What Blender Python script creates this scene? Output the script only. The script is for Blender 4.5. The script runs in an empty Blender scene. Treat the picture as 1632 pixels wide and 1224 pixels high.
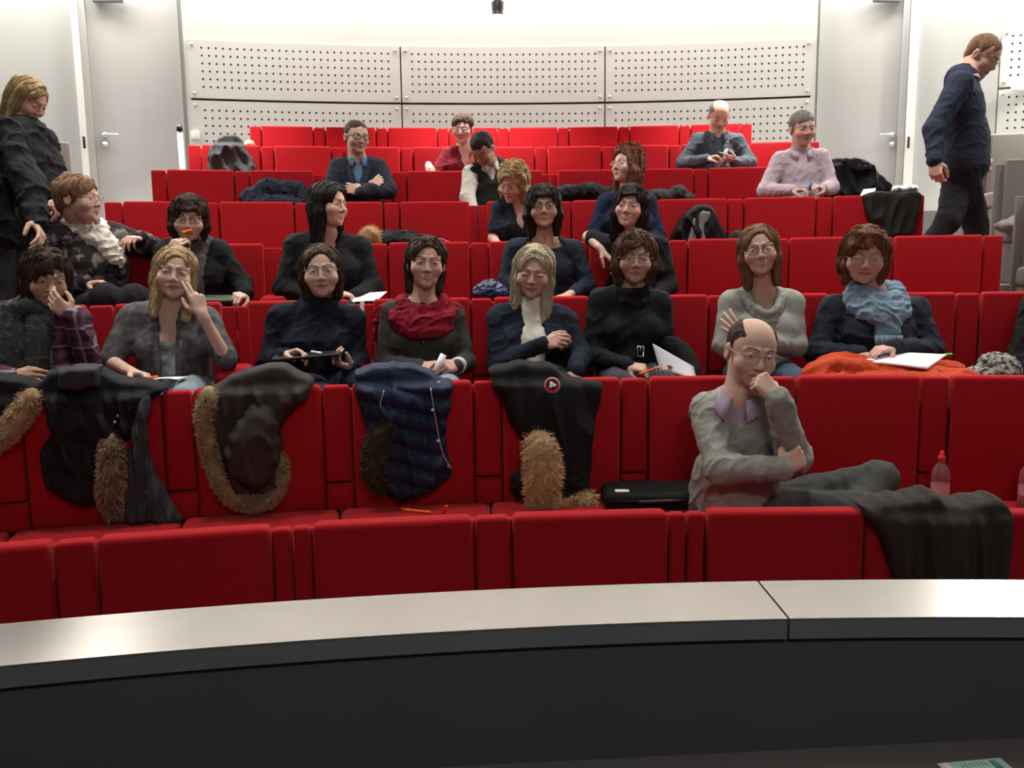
import bpy, bmesh, math, random
import numpy as np
from mathutils import Vector, Matrix
random.seed(7); np.random.seed(7)
C = bpy.context.scene.collection
SC = bpy.context.scene
# ---------------------------------------------------------------- camera
EYE = 1.685                                   # camera height above the front row's floor
FPX = 1370.0
YAW, PIT, ROL = 0.065, 0.1378, -0.0124
cy_, sy_ = math.cos(YAW), math.sin(YAW); cp_, sp_ = math.cos(PIT), math.sin(PIT); cr_, sr_ = math.cos(ROL), math.sin(ROL)
_r = np.array([cy_, -sy_, 0]); _f = np.array([sy_*cp_, cy_*cp_, -sp_]); _u = np.array([sy_*sp_, cy_*sp_, cp_])
RV = cr_*_r + sr_*_u; UV_ = cr_*_u - sr_*_r; FV = _f
EYEP = np.array([0, 0, EYE])
cam = bpy.data.cameras.new('camera'); cam.sensor_width = 36; cam.lens = FPX*36/1632; cam.clip_start = .05; cam.clip_end = 100
camo = bpy.data.objects.new('camera', cam); C.objects.link(camo)
camo.matrix_world = Matrix([[RV[0], UV_[0], -FV[0], 0], [RV[1], UV_[1], -FV[1], 0], [RV[2], UV_[2], -FV[2], EYE], [0, 0, 0, 1]])
SC.camera = camo
SC.view_settings.view_transform = 'Standard'; SC.view_settings.look = 'None'
SC.view_settings.gamma = 1; SC.view_settings.use_curve_mapping = False
SC.view_settings.exposure = 0.0
# ---------------------------------------------------------------- hall geometry: concentric rows
R1, DY, RS = 8.505, 2.5315, .8948
CX, CY = .2589, DY-R1
RISE, RISE2 = .2986, .0004
BT = .92                                      # backrest top above its own floor
RW = 15.9                                     # back wall radius
A0 = {1: -.1596, 2: -.1421, 3: -.012, 4: -.0093, 5: -.1558, 6: -.1907, 7: -.1339, 8: -.1043}
PITCH = .60
def fz(k): return RISE*(k-1)+RISE2*(k-1)**2
def Rk(k): return R1+RS*(k-1)
def pol(a, R, z=0.): return Vector((CX+R*math.sin(a), CY+R*math.cos(a), z))
def ray(u, v):
    return FV + RV*((u-816)/FPX) - UV_*((v-612)/FPX)
def at_R(u, v, R):                             # where the sight line through a photo point meets the cylinder of radius R
    d = ray(u, v); ox, oy = -CX, -CY
    a = d[0]**2+d[1]**2; b = 2*(ox*d[0]+oy*d[1]); c = ox*ox+oy*oy-R*R
    t = (-b+math.sqrt(b*b-4*a*c))/(2*a)
    return EYEP+d*t
def at(u, v, k, off=0.): return at_R(u, v, Rk(k)-off)
def at_d(u, v, d): return EYEP+ray(u, v)*d
def at_z(u, v, z):
    d = ray(u, v); return EYEP+d*((z-EYE)/d[2])
def ang(p): return math.atan2(p[0]-CX, p[1]-CY)
# ---------------------------------------------------------------- world and lamps
w = bpy.data.worlds.new('world'); SC.world = w; w.use_nodes = True
w.node_tree.nodes['Background'].inputs[0].default_value = (.9, .93, 1, 1)
w.node_tree.nodes['Background'].inputs[1].default_value = .05
def area(name, loc, aim, sx, sy, power, col=(1, .955, .885), spread=180):
    l = bpy.data.lights.new(name, 'AREA'); l.shape = 'RECTANGLE'; l.size = sx; l.size_y = sy; l.energy = power; l.color = col
    l.spread = math.radians(spread)
    o = bpy.data.objects.new(name, l); C.objects.link(o); o.location = loc
    o.rotation_euler = (Vector(aim)-Vector(loc)).to_track_quat('-Z', 'Y').to_euler()
    return o
for i in range(7):                             # wall-washing lamps along the top of the back wall
    a = -.42+.14*i; p = pol(a, RW-.34, 5.33); q = pol(a, RW-.12, 4.2)
    area('wall_washer', p, q, 2.0, .10, 66)
for a in (-.66, -.56, .50, .60):               # stronger unseen washers, added to put highlights on the ledge ends
    area('wall_washer', pol(a, RW-.34, 5.33), pol(a, RW-.12, 4.2), 2.0, .10, 230)
for i in range(5):                             # downlights over the top rows
    a = -.36+.18*i; p = pol(a, 13.5, 5.25); q = pol(a, 14.2, 2.4)
    area('rear_downlight', p, q, .3, .3, 56, spread=62)
for i in range(5):                             # house lights, straight down
    a = -.4+.2*i
    area('house_downlight', pol(a, 11.2, 5.25), pol(a, 11.4, 1), .4, .4, 36, spread=105)
for i in range(4):
    a = -.42+.28*i
    area('front_downlight', pol(a, 9.35, 5.1), pol(a, 9.75, 1), .4, .4, 17, spread=85)
for u in (22, 1650):                           # unseen lights added out of view so the ledge ends catch glare
    p = at_R(u, -45, RW-.6); area('ledge_glare_light', p, (p[0]*.3, 1.6, 1.0), .7, .35, 75)
area('front_fill', (.5, -1.2, 3.6), (.2, 3.5, 1.2), 1.5, .4, 20, spread=130)  # unseen fill added behind the camera to lift the dim front
# ---------------------------------------------------------------- materials
MATS = {}
def mat(name, col, rough=.8, metal=0., sheen=0., sheen_col=None, noise=0., nscale=60., bump=0., bscale=300., bdist=.004, spec=.3, trans=0., emit=None, alpha=1., ior=1.45, stretch=None, attr=False, mottled=None):
    if name in MATS: return MATS[name]
    m = bpy.data.materials.new(name); m.use_nodes = True; nt = m.node_tree; N = nt.nodes; L = nt.links
    b = N['Principled BSDF']
    b.inputs['Roughness'].default_value = rough; b.inputs['Metallic'].default_value = metal
    b.inputs['Specular IOR Level'].default_value = spec; b.inputs['IOR'].default_value = ior
    b.inputs['Transmission Weight'].default_value = trans; b.inputs['Alpha'].default_value = alpha
    b.inputs['Base Color'].default_value = (*col, 1)
    if sheen: b.inputs['Sheen Weight'].default_value = sheen; b.inputs['Sheen Roughness'].default_value = .45; b.inputs['Sheen Tint'].default_value = (*(sheen_col or col), 1)
    if emit: b.inputs['Emission Color'].default_value = (*emit[0], 1); b.inputs['Emission Strength'].default_value = emit[1]
    tc = N.new('ShaderNodeTexCoord'); mp = N.new('ShaderNodeMapping'); L.new(tc.outputs['Object'], mp.inputs['Vector'])
    if stretch: mp.inputs['Scale'].default_value = stretch
    src = None
    if attr:
        at_ = N.new('ShaderNodeAttribute'); at_.attribute_name = 'Col'; src = at_.outputs['Color']; L.new(src, b.inputs['Base Color'])
    if mottled:                                # (colour, scale, threshold low, high): a woven or printed pattern
        c2, sc2, lo, hi = mottled
        nz = N.new('ShaderNodeTexNoise'); nz.inputs['Scale'].default_value = sc2; nz.inputs['Detail'].default_value = 4; L.new(tc.outputs['Object'], nz.inputs['Vector'])
        cr = N.new('ShaderNodeValToRGB'); cr.color_ramp.elements[0].position = lo; cr.color_ramp.elements[1].position = hi
        cr.color_ramp.elements[0].color = (*col, 1); cr.color_ramp.elements[1].color = (*c2, 1)
        L.new(nz.outputs['Fac'], cr.inputs[0]); src = cr.outputs[0]; L.new(src, b.inputs['Base Color'])
    if noise:
        nz = N.new('ShaderNodeTexNoise'); nz.inputs['Scale'].default_value = nscale; nz.inputs['Detail'].default_value = 3
        L.new(mp.outputs[0], nz.inputs['Vector'])
        mr = N.new('ShaderNodeMapRange'); mr.inputs['To Min'].default_value = 1-noise; mr.inputs['To Max'].default_value = 1+noise; L.new(nz.outputs['Fac'], mr.inputs['Value'])
        mx = N.new('ShaderNodeMix'); mx.data_type = 'RGBA'; mx.blend_type = 'MULTIPLY'; mx.inputs[0].default_value = 1
        cb = N.new('ShaderNodeCombineColor')
        for i in range(3): L.new(mr.outputs[0], cb.inputs[i])
        if src: L.new(src, mx.inputs[6])
        else: mx.inputs[6].default_value = (*col, 1)
        L.new(cb.outputs[0], mx.inputs[7]); L.new(mx.outputs[2], b.inputs['Base Color'])
    if bump:
        nb = N.new('ShaderNodeTexNoise'); nb.inputs['Scale'].default_value = bscale; nb.inputs['Detail'].default_value = 2; L.new(mp.outputs[0], nb.inputs['Vector'])
        bp = N.new('ShaderNodeBump'); bp.inputs['Strength'].default_value = bump; bp.inputs['Distance'].default_value = bdist
        L.new(nb.outputs['Fac'], bp.inputs['Height']); L.new(bp.outputs[0], b.inputs['Normal'])
    MATS[name] = m; return m
def cloth(name, col, rough=.9, n=.18, ns=40, bump=.35, bs=350, sheen=.15, **k):
    return mat(name, col, rough, noise=n, nscale=ns, bump=bump, bscale=bs, sheen=sheen, spec=.15, **k)
RED = mat('red_velvet', (.37, .011, .017), .95, sheen=.35, sheen_col=(1, .2, .18), noise=.22, nscale=220, bump=.5, bscale=500, spec=.1)
GREYSEAT = mat('grey_velvet', (.22, .205, .19), .95, sheen=.25, noise=.2, nscale=220, bump=.4, bscale=500, spec=.1)
WALLW = mat('wall_paint', (.60, .615, .585), .7, noise=.02, nscale=3)
DOORM = mat('door_paint', (.47, .485, .475), .6, noise=.02, nscale=4)
STRIP = mat('white_strip', (.85, .85, .82), .5)
STEEL = mat('satin_steel', (.75, .75, .74), .32, metal=1.)
CHROME = mat('chrome', (.85, .85, .85), .15, metal=1.)
BLACKP = mat('black_plastic', (.012, .012, .013), .4)
FLOORM = mat('grey_flooring', (.2, .2, .2), .7, noise=.15, nscale=30)
PAPER = mat('paper', (.82, .82, .84), .7)
ORANGE = mat('orange_plastic', (.85, .13, .02), .4)
# ---------------------------------------------------------------- object helpers
def link(o, parent=None):
    C.objects.link(o)
    if parent is not None: o.parent = parent
    return o
def thing(name, label, cat, loc=(0, 0, 0), rz=0., group=None):
    o = bpy.data.objects.new(name, None); C.objects.link(o); o.empty_display_size = .1
    o.location = loc; o.rotation_euler = (0, 0, rz); o['label'] = label; o['category'] = cat
    if group: o['group'] = group
    return o
def tag(o, label, cat, group=None):
    o['label'] = label; o['category'] = cat
    if group: o['group'] = group
    return o
def np_mesh(name, v, quads, m, smooth=True, col=None):
    me = bpy.data.meshes.new(name); v = np.asarray(v, np.float32); quads = np.asarray(quads, np.int32)
    me.vertices.add(len(v)); me.vertices.foreach_set('co', v.ravel())
    n = quads.shape[1]
    me.loops.add(quads.size); me.loops.foreach_set('vertex_index', quads.ravel())
    me.polygons.add(len(quads)); me.polygons.foreach_set('loop_start', np.arange(0, quads.size, n, dtype=np.int32))
    if smooth: me.polygons.foreach_set('use_smooth', np.ones(len(quads), bool))
    me.update(calc_edges=True)
    if col is not None:
        ca = me.color_attributes.new('Col', 'FLOAT_COLOR', 'POINT')
        c4 = np.ones((len(v), 4), np.float32); c4[:, :3] = col; ca.data.foreach_set('color', c4.ravel())
    if m: me.materials.append(m)
    return me
def obj(name, me, parent=None, base=None):
    """link a mesh given in world coordinates; base = world point its origin (or its parent's origin) stands at"""
    o = bpy.data.objects.new(name, me)
    if base is not None:
        me.transform(Matrix.Translation(-Vector(base)))
        if parent is None: o.location = base
    return link(o, parent)
def bm_mesh(bm, name, m, smooth=True):
    me = bpy.data.meshes.new(name); bm.normal_update(); bm.to_mesh(me); bm.free()
    if smooth:
        for p in me.polygons: p.use_smooth = True
    for x in (m if isinstance(m, (list, tuple)) else [m]): me.materials.append(x)
    return me
def rbox(bm, c, s, bev=.01, seg=3, M=None):
    r = bmesh.ops.create_cube(bm, size=1.); vs = r['verts']
    bmesh.ops.scale(bm, vec=s, verts=vs)
    if bev:
        es = list({e for v in vs for e in v.link_edges})
        r2 = bmesh.ops.bevel(bm, geom=es, offset=bev, segments=seg, profile=.5, affect='EDGES')
        vs = list({v for f in r2['faces'] for v in f.verts} | {v for v in vs if v.is_valid})
    if M is not None: bmesh.ops.transform(bm, matrix=M, verts=vs)
    bmesh.ops.translate(bm, vec=c, verts=vs)
    return vs
def box_mesh(name, c, s, m, bev=.01, seg=3, M=None):
    bm = bmesh.new(); rbox(bm, c, s, bev, seg, M); return bm_mesh(bm, name, m)
def tube_np(pts, rad, seg=8, closed=False, caps=True):
    """verts, quads of a tube along pts; rad scalar or list"""
    P = np.asarray(pts, float); n = len(P); rad = np.full(n, rad) if np.isscalar(rad) else np.asarray(rad, float)
    T = np.zeros_like(P)
    if closed: T = np.roll(P, -1, 0)-np.roll(P, 1, 0)
    else: T[1:-1] = P[2:]-P[:-2]; T[0] = P[1]-P[0]; T[-1] = P[-1]-P[-2]
    T /= np.linalg.norm(T, axis=1)[:, None]+1e-12
    up = np.array([0, 0, 1.]) if abs(T[0][2]) < .9 else np.array([1., 0, 0])
    N_ = np.cross(T[0], up); N_ /= np.linalg.norm(N_); V = []
    for i in range(n):
        N_ = N_-T[i]*N_.dot(T[i]); N_ /= np.linalg.norm(N_)+1e-12; B = np.cross(T[i], N_)
        for j in range(seg):
            a = 2*math.pi*j/seg; V.append(P[i]+rad[i]*(math.cos(a)*N_+math.sin(a)*B))
    Q = []; m_ = n if closed else n-1
    for i in range(m_):
        i2 = (i+1) % n
        for j in range(seg): Q.append((i*seg+j, i*seg+(j+1) % seg, i2*seg+(j+1) % seg, i2*seg+j))
    if caps and not closed:
        V.append(P[0]); V.append(P[-1]); a, b = len(V)-2, len(V)-1
        for j in range(0, seg, 2):
            Q.append((a, (j+2) % seg, (j+1) % seg, j)); o = (n-1)*seg
            Q.append((b, o+j, o+(j+1) % seg, o+(j+2) % seg))
    return np.array(V), Q
class NB:
    """collects numpy pieces into one mesh"""
    def __init__(s): s.v = []; s.q = []; s.n = 0; s.c = []
    def add(s, vq, col=None):
        v, q = vq; v = np.asarray(v); q = np.asarray(q)
        if q.shape[1] == 3: q = np.column_stack([q, q[:, 2]])
        s.v.append(v); s.q.append(q+s.n); s.n += len(v); s.c.append(np.tile(col if col is not None else (1, 1, 1), (len(v), 1))); return s
    def tube(s, pts, rad, seg=8, closed=False, col=None, caps=True): return s.add(tube_np(pts, rad, seg, closed, caps), col)
    def mesh(s, name, m, smooth=True, col=False): return np_mesh(name, np.vstack(s.v), np.vstack(s.q), m, smooth, np.vstack(s.c) if col else None)
def arc_slab(name, m, a0, a1, ra, rb, z0, z1, n=40, uv=False):
    bm = bmesh.new(); ring = []
    for i in range(n+1):
        a = a0+(a1-a0)*i/n
        ring.append([bm.verts.new(pol(a, r, z)) for r, z in ((ra, z0), (ra, z1), (rb, z1), (rb, z0))])
    for i in range(n):
        for j in range(4):
            bm.faces.new((ring[i][j], ring[i+1][j], ring[i+1][(j+1) % 4], ring[i][(j+1) % 4]))
    bm.faces.new(ring[0]); bm.faces.new(ring[-1][::-1])
    bmesh.ops.recalc_face_normals(bm, faces=bm.faces)
    if uv:
        ul = bm.loops.layers.uv.new('UVMap')
        for f in bm.faces:
            for l in f.loops: l[ul].uv = ((ang(l.vert.co)-a0)*ra, l.vert.co.z-z0)
    return bm_mesh(bm, name, m, False)
def struct(name, me, parent=None):
    o = link(bpy.data.objects.new(name, me), parent)
    if parent is None: o['kind'] = 'structure'
    return o
# ---------------------------------------------------------------- the setting
for k in range(1, 9):
    ra = Rk(k)-.80; rb = Rk(k+1)-.80 if k < 8 else RW+.3
    struct('floor', arc_slab('floor', FLOORM, -.72, .62, ra, rb, -.3, fz(k), 60))
struct('floor', arc_slab('floor', FLOORM, -1.2, 1.2, .5, Rk(1)-.80, -.3, 0, 60))
ZP = EYE+2.39; PH = .605                       # top of the perforated panels
aL = ang(at_R(297, 150, RW)); aR = ang(at_R(1299, 150, RW))
RD = RW+.10                                    # door zones sit a little deeper
struct('wall_back', arc_slab('wall_back', WALLW, aL, aR, RW, RW+.25, 1.7, 5.4, 60))
struct('wall_left', arc_slab('wall_left', WALLW, -.75, aL, RD+.06, RD+.3, 1.0, 5.4, 40))
struct('wall_right', arc_slab('wall_right', WALLW, aR, .75, RD+.06, RD+.3, 1.0, 5.4, 40))
struct('ceiling', arc_slab('ceiling', mat('ceiling_paint', (.62, .60, .57), .8), -1.2, 1.2, 1.0, RW+.4, 5.4, 5.5, 60))
struct('wall_side', box_mesh('wall_side', (-7.6, 3.5, 2.5), (.2, 16, 6), WALLW, 0)).name = 'wall_far_left'
struct('wall_side', box_mesh('wall_side', (8.4, 3.5, 2.5), (.2, 16, 6), WALLW, 0)).name = 'wall_far_right'
struct('wall_front', box_mesh('wall_front', (0, -2.4, 2.5), (16, .2, 6), mat('dark_wall', (.10, .10, .11), .8), 0))
struct('floor', box_mesh('stage_floor', (0, -.6, -.11), (16, 4, .2), FLOORM, 0))
# perforated panels (the dots are a drilled pattern held in the panel's material)
def panel_mat(w_, h_, nx, ny, mx0, mz0, px, pz):
    m = bpy.data.materials.new('perforated_panel'); m.use_nodes = True; nt = m.node_tree; N = nt.nodes; L = nt.links; b = N['Principled BSDF']
    b.inputs['Roughness'].default_value = .6
    uvn = N.new('ShaderNodeUVMap'); sp = N.new('ShaderNodeSeparateXYZ'); L.new(uvn.outputs[0], sp.inputs[0])
    def M(op, a, c=None):
        n = N.new('ShaderNodeMath'); n.operation = op
        for i, x in enumerate((a, c)):
            if x is None: continue
            if isinstance(x, (int, float)): n.inputs[i].default_value = x
            else: L.new(x, n.inputs[i])
        return n.outputs[0]
    res = []
    for out, o0, p_, cnt in ((sp.outputs[0], mx0, px, nx), (sp.outputs[1], mz0, pz, ny)):
        t = M('DIVIDE', M('SUBTRACT', out, o0), p_)
        d = M('MULTIPLY', M('SUBTRACT', t, M('ROUND', t)), p_)
        inside = M('MULTIPLY', M('GREATER_THAN', t, -.5), M('LESS_THAN', t, cnt-.5))
        res.append((d, inside))
    dist = M('SQRT', M('ADD', M('POWER', M('ABSOLUTE', res[0][0]), 2.), M('POWER', M('ABSOLUTE', res[1][0]), 2.)))
    hole = M('MULTIPLY', M('MULTIPLY', M('LESS_THAN', dist, .0115), res[0][1]), res[1][1])
    mx = N.new('ShaderNodeMix'); mx.data_type = 'RGBA'; L.new(hole, mx.inputs[0]); mx.inputs[6].default_value = (.60, .625, .60, 1); mx.inputs[7].default_value = (.012, .011, .01, 1)
    L.new(mx.outputs[2], b.inputs['Base Color']); return m
BOLT = mat('panel_bolt', (.62, .6, .56), .3, metal=1)
def panel(a0, a1, z0, h, label, nx, ny, mz0, R=RW, z_cols=None):
    w_ = (a1-a0)*(R-.02); px = .0722; mx0 = (w_-px*(nx-1))/2
    g = .007/R
    t = thing('wall_panel', label, 'wall panel', pol((a0+a1)/2, R-.02, z0), group='perforated panels on the back wall')
    base = t.location.copy()
    obj('board', arc_slab('board', panel_mat(w_, h, nx, ny, mx0, mz0, px, .0795), a0+g, a1-g, R-.022, R-.003, z0+.006, z0+h-.006, 16, True), t, base)
    for aa in (a0+.055/R, a1-.055/R):
        for zz in (z0+.055, z0+h-.055):
            bm = bmesh.new(); bmesh.ops.create_uvsphere(bm, u_segments=10, v_segments=6, radius=.016)
            bmesh.ops.translate(bm, verts=bm.verts, vec=pol(aa, R-.026, zz)); obj('bolt', bm_mesh(bm, 'bolt', BOLT), t, base)
aa = [aL+.002, ang(at_R(639, 120, RW)), ang(at_R(964, 120, RW)), aR-.002]
wd = ['left', 'middle', 'right']
for i in range(3):
    n = int(((aa[i+1]-aa[i])*RW-.22)/.0722)+1
    n1 = n; lo = .10
    panel(aa[i], aa[i+1], ZP-PH, PH, f'pale grey perforated wall panel, {wd[i]} one of the upper row', n, 6, .115)
    panel(aa[i], aa[i+1], ZP-2*PH-.012, PH, f'pale grey perforated wall panel just above the red top row, {wd[i]} one', n, 6, .095)
    panel(aa[i], aa[i+1], ZP-3*PH-.024, PH, f'pale grey perforated wall panel behind the top row, {wd[i]} one', n, 6, .115)
struct('trim_5', arc_slab('trim', mat('dark_backing', (.02, .02, .02), .8), aL+.003, aR-.003, RW-.0028, RW-.0005, ZP-3*PH-.02, ZP-.006, 60))
aP = ang(at_R(1592, 120, RD))
for j in range(3):
    panel(aP, aP+2.3/RD, ZP-PH*(j+1)-.012*j, PH, 'pale perforated panel on the far right wall, ' + ['top one', 'one behind the walking man', 'lowest one'][j], 30, 6, .115, RD+.03)
# doors
def door(n, u0, u1, uh, side):
    zf = fz(8); a0, a1 = ang(at_R(u0, 200, RD)), ang(at_R(u1, 200, RD)); mid = pol((a0+a1)/2, RD, zf)
    o = struct(f'door_{n}', arc_slab('door', DOORM, a0, a1, RD, RD+.05, zf, 5.3, 6))
    p = at_R(uh, 215, RD-.03); a = ang(p); hb = NB()
    t = Vector((math.cos(a), -math.sin(a), 0)); nrm = pol(a, 1)-pol(a, 0); nrm = Vector((nrm.x, nrm.y, 0))
    c = Vector(p)+Vector((0, 0, 0))
    hb.tube([c+nrm*.03, c-nrm*.0], .027, 16); hb.tube([c, c-nrm*.05], .011, 10); hb.tube([c-nrm*.045-t*side*.008, c-nrm*.05+t*side*.135], .0115, 10)
    k = Vector(at_R(uh, 230, RD-.02)); hb.tube([k+nrm*.02, k-nrm*.006], .027, 16); hb.tube([k, k-nrm*.012], .010, 8)
    struct('door_handle', hb.mesh('door_handle', STEEL), o)
door(1, 150, 294, 167, 1); door(2, 1301, 1430, 1422, -1)
door(3, -60, 127, -40, 1); door(4, 1457, 1586, 1640, -1)
def strip(n, u0, u1, m, R, d=.05):
    struct(f'trim_{n}', arc_slab('trim', m, ang(at_R(u0, 200, RD)), ang(at_R(u1, 200, RD)), R-d, R, fz(8), 5.3, 3))
strip(1, 139, 149.5, DOORM, RD+.06, .10); strip(2, 127.5, 138.5, STRIP, RD+.06, .12)
strip(3, 1430.5, 1441, DOORM, RD+.06, .10); strip(4, 1442, 1456, STRIP, RD+.06, .12)
for u in (137, 1451):
    p = at_R(u-3, 227, RD-.075); obj('latch_plate', box_mesh('latch_plate', p, (.022, .012, .12), BLACKP, .003), None, p)
    o = C.objects[-1] if False else bpy.data.objects[-1]
for o, s in zip([o for o in bpy.data.objects if o.name.startswith('latch_plate')], ('left', 'right')):
    tag(o, f'small dark latch plate on the white strip beside the {s} door', 'latch')
p = at_R(311, 215, RW-.03); tag(obj('light_switch', box_mesh('light_switch', p, (.085, .03, .085), mat('switch_white', (.9, .9, .88), .4), .006), None, p), 'white square light switch on the wall at the left of the top rows', 'light switch')
p = at_R(1632, 137, RD-.03); tag(obj('wall_box', box_mesh('wall_box', p, (.26, .05, .09), mat('switch_white', (.9, .9, .88), .4), .006), None, p), 'white box mounted on the perforated panel at far right', 'wall box')
for u, s in ((171, 'left'), (1414, 'right')):   # exit signs hung at the very top of the picture
    p = Vector(at_R(u, -10, RD-.07)); t = thing('exit_sign', f'grey emergency exit sign above the {s} door', 'sign', p)
    obj('sign_body', box_mesh('sign_body', p, (.30, .04, .17), mat('sign_grey', (.16, .18, .16), .5), .006), t, p)
    obj('bracket', box_mesh('bracket', p+Vector((0, 0, .3)), (.02, .02, .5), STEEL, 0), t, p)
# hanging spotlight
p = Vector(at_R(793, 12, RW-1.3)); t = thing('spotlight', 'small grey lamp hanging before the bright back wall', 'lamp', p)
b = NB(); b.tube([p+Vector((0, 0, .07)), p+Vector((0, 0, .045)), p+Vector((0, 0, -.02)), p+Vector((0, 0, -.055)), p+Vector((0, 0, -.075))], [.03, .062, .055, .05, .07], 18)
obj('housing', b.mesh('housing', mat('lamp_grey', (.03, .028, .027), .5)), t, p)
b = NB(); b.tube([p+Vector((0, 0, -.076)), p+Vector((0, 0, -.10))], [.066, .05], 18); obj('lens', b.mesh('lens', mat('lit_lens', (1, 1, 1), .5, emit=((1, .97, .9), 6))), t, p)
b = NB(); b.tube([p+Vector((0, 0, .06)), Vector((p.x, p.y, 5.4))], .02, 10); obj('rod', b.mesh('rod', STRIP), t, p)
# steel handrail at the left end of the top rows
q = Vector(at(288, 203, 7, -.1)); t = thing('handrail_post', 'white handrail post with black end beside the left end of the top rows', 'railing', (q.x, q.y, fz(7)))
b = NB(); b.tube([(q.x, q.y, fz(7)), (q.x-.01, q.y, q.z-.03)], .022, 10); obj('post', b.mesh('post', STRIP), t, t.location)
b = NB(); b.tube([(q.x-.01, q.y, q.z-.035), (q.x-.012, q.y, q.z+.02)], [.026, .022], 10); obj('end_cap', b.mesh('end_cap', BLACKP), t, t.location)
# ---------------------------------------------------------------- the ledge between stage and seats
LZ = 1.0; Rb = None
LEDGE = mat('ledge_top', (.30, .285, .265), .30, metal=.6, noise=.05, nscale=14, spec=.5)
LEDGEF = mat('ledge_edge', (.17, .175, .19), .5, noise=.08, nscale=8)
PANELD = mat('ledge_panel', (.085, .09, .105), .6, noise=.1, nscale=6)
a_seam = ang(at_z(1236, 960, LZ))
for n, (s0, s1, ds) in enumerate(((-.62, a_seam-.0003, 'long piece left of the seam'), (a_seam+.0003, .62, 'piece right of the seam'))):
    t = thing('ledge_cap', 'grey metal capping of the low front wall, '+ds, 'ledge', pol((s0+s1)/2, 7.63, 0))
    bs = t.location.copy()
    obj('top_plate', arc_slab('top_plate', LEDGE, s0, s1, 7.53, 7.73, LZ-.004, LZ, 60), t, bs)
    obj('edge', arc_slab('edge', LEDGEF, s0, s1, 7.531, 7.729, LZ-.042, LZ-.0042, 60), t, bs)
struct('wall_low', arc_slab('wall_low', PANELD, -.62, .62, 7.545, 7.715, 0, LZ-.0425, 60)).name = 'wall_low_front'
# stage desk just in front of the camera, with a leaflet
t = thing('desk', 'dark desk top at the very bottom edge of the picture', 'desk', (.3, 1.05, 0))
obj('desk_top', box_mesh('desk_top', (.35, .92, .83), (2.6, .88, .03), mat('desk_dark', (.03, .028, .03), .5), .004), t, t.location)
for x in (-.9, 1.6):
    for y in (.6, 1.25): obj('leg', box_mesh('leg', (x, y, .408), (.05, .05, .816), mat('desk_dark', (.03, .028, .03), .5), .004), t, t.location)
LEAF = mat('leaflet_teal', (.28, .42, .40), .6, noise=.1, nscale=60)
p = Vector(at_z(1572, 1238, .85)); a = math.atan2(p.x, p.y)
M = Matrix.Rotation(.06, 4, 'Z')
lf = obj('leaflet', box_mesh('leaflet', p, (.115, .09, .002), LEAF, 0, M=M), None, p); tag(lf, 'pale teal printed leaflet lying at the bottom right corner', 'leaflet')
for i, (dx, wd_, m) in enumerate(((-.047, .018, mat('leaflet_pale', (.5, .5, .52), .6)), (.038, .012, mat('leaflet_green', (.05, .2, .15), .6)))):
    obj('printed_patch', box_mesh('printed_patch', p+M.to_3x3()@Vector((dx, .0 if i == 0 else .027, .0013)), (wd_, .088 if i == 0 else .025, .0008), m, 0, M=M), lf, p)
nb = NB()
for i in range(7): q = p+M.to_3x3()@Vector((-.02+.007*i, .028, .0013)); nb.add(tube_np([q, q+M.to_3x3()@Vector((.001, .012, 0))], .0009, 4))
obj('printed_lines', nb.mesh('printed_lines', mat('leaflet_green', (.05, .2, .15), .6)), lf, p)
# ---------------------------------------------------------------- seats: one built, every other one copied
W_STRIP = .115; W_PAD = PITCH-W_STRIP-.008
def pad_mesh(name, w_, z0, z1, y0, th, m, bulge=.0, bev=.018):
    bm = bmesh.new(); rbox(bm, (0, y0+th/2, (z0+z1)/2), (w_, th, z1-z0), bev, 4)
    for v in bm.verts:
        if v.co.y < -.05: v.co.x *= 1+v.co.y/9.   # rows are concentric: a seat narrows towards the stage
    return bm_mesh(bm, name, m)
def seat_parts(m):
    """local frame: x to the right, -y to the stage, origin on the tier under the backrest's front face"""
    S = .43
    return {
        'backrest': pad_mesh('backrest', W_PAD, S-.02, BT+.006, -.012, .075, m),
        'back_shell': pad_mesh('back_shell', PITCH-.004, .10, BT-.02, .055, .035, m, bev=.008),
        'armrest_up': pad_mesh('armrest_up', W_STRIP-.012, S+.10, BT, .000, .06, m, bev=.014),
        'armrest_down': pad_mesh('armrest_down', W_STRIP+.035, S+.135, S+.200, -.34, .335, m, bev=.03),
        'armrest_block': pad_mesh('armrest_block', W_STRIP-.012, S-.02, S+.092, .002, .058, m, bev=.012),
        'cushion': pad_mesh('cushion', PITCH-.010, S-.13, S, -.50, .49, m, bev=.03),
        'plinth': pad_mesh('plinth', PITCH-.05, .0, S-.135, -.38, .40, m, bev=.01),
        'armrest_half': pad_mesh('armrest_half', W_STRIP/2-.008, S+.10, BT-.004, .004, .05, m, bev=.012),
    }
SM = {'r': seat_parts(RED), 'g': seat_parts(GREYSEAT)}
ORD = ['first', 'second', 'third', 'fourth', 'fifth', 'sixth', 'seventh', 'eighth', 'ninth', 'tenth', 'eleventh', 'twelfth']
ROWN = {1: 'front row', 2: 'second row', 3: 'third row', 4: 'fourth row', 5: 'fifth row', 6: 'sixth row', 7: 'seventh row', 8: 'top row'}
NOTE = {}                                      # what is on or before a seat; keyed (row, pad index)
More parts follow.
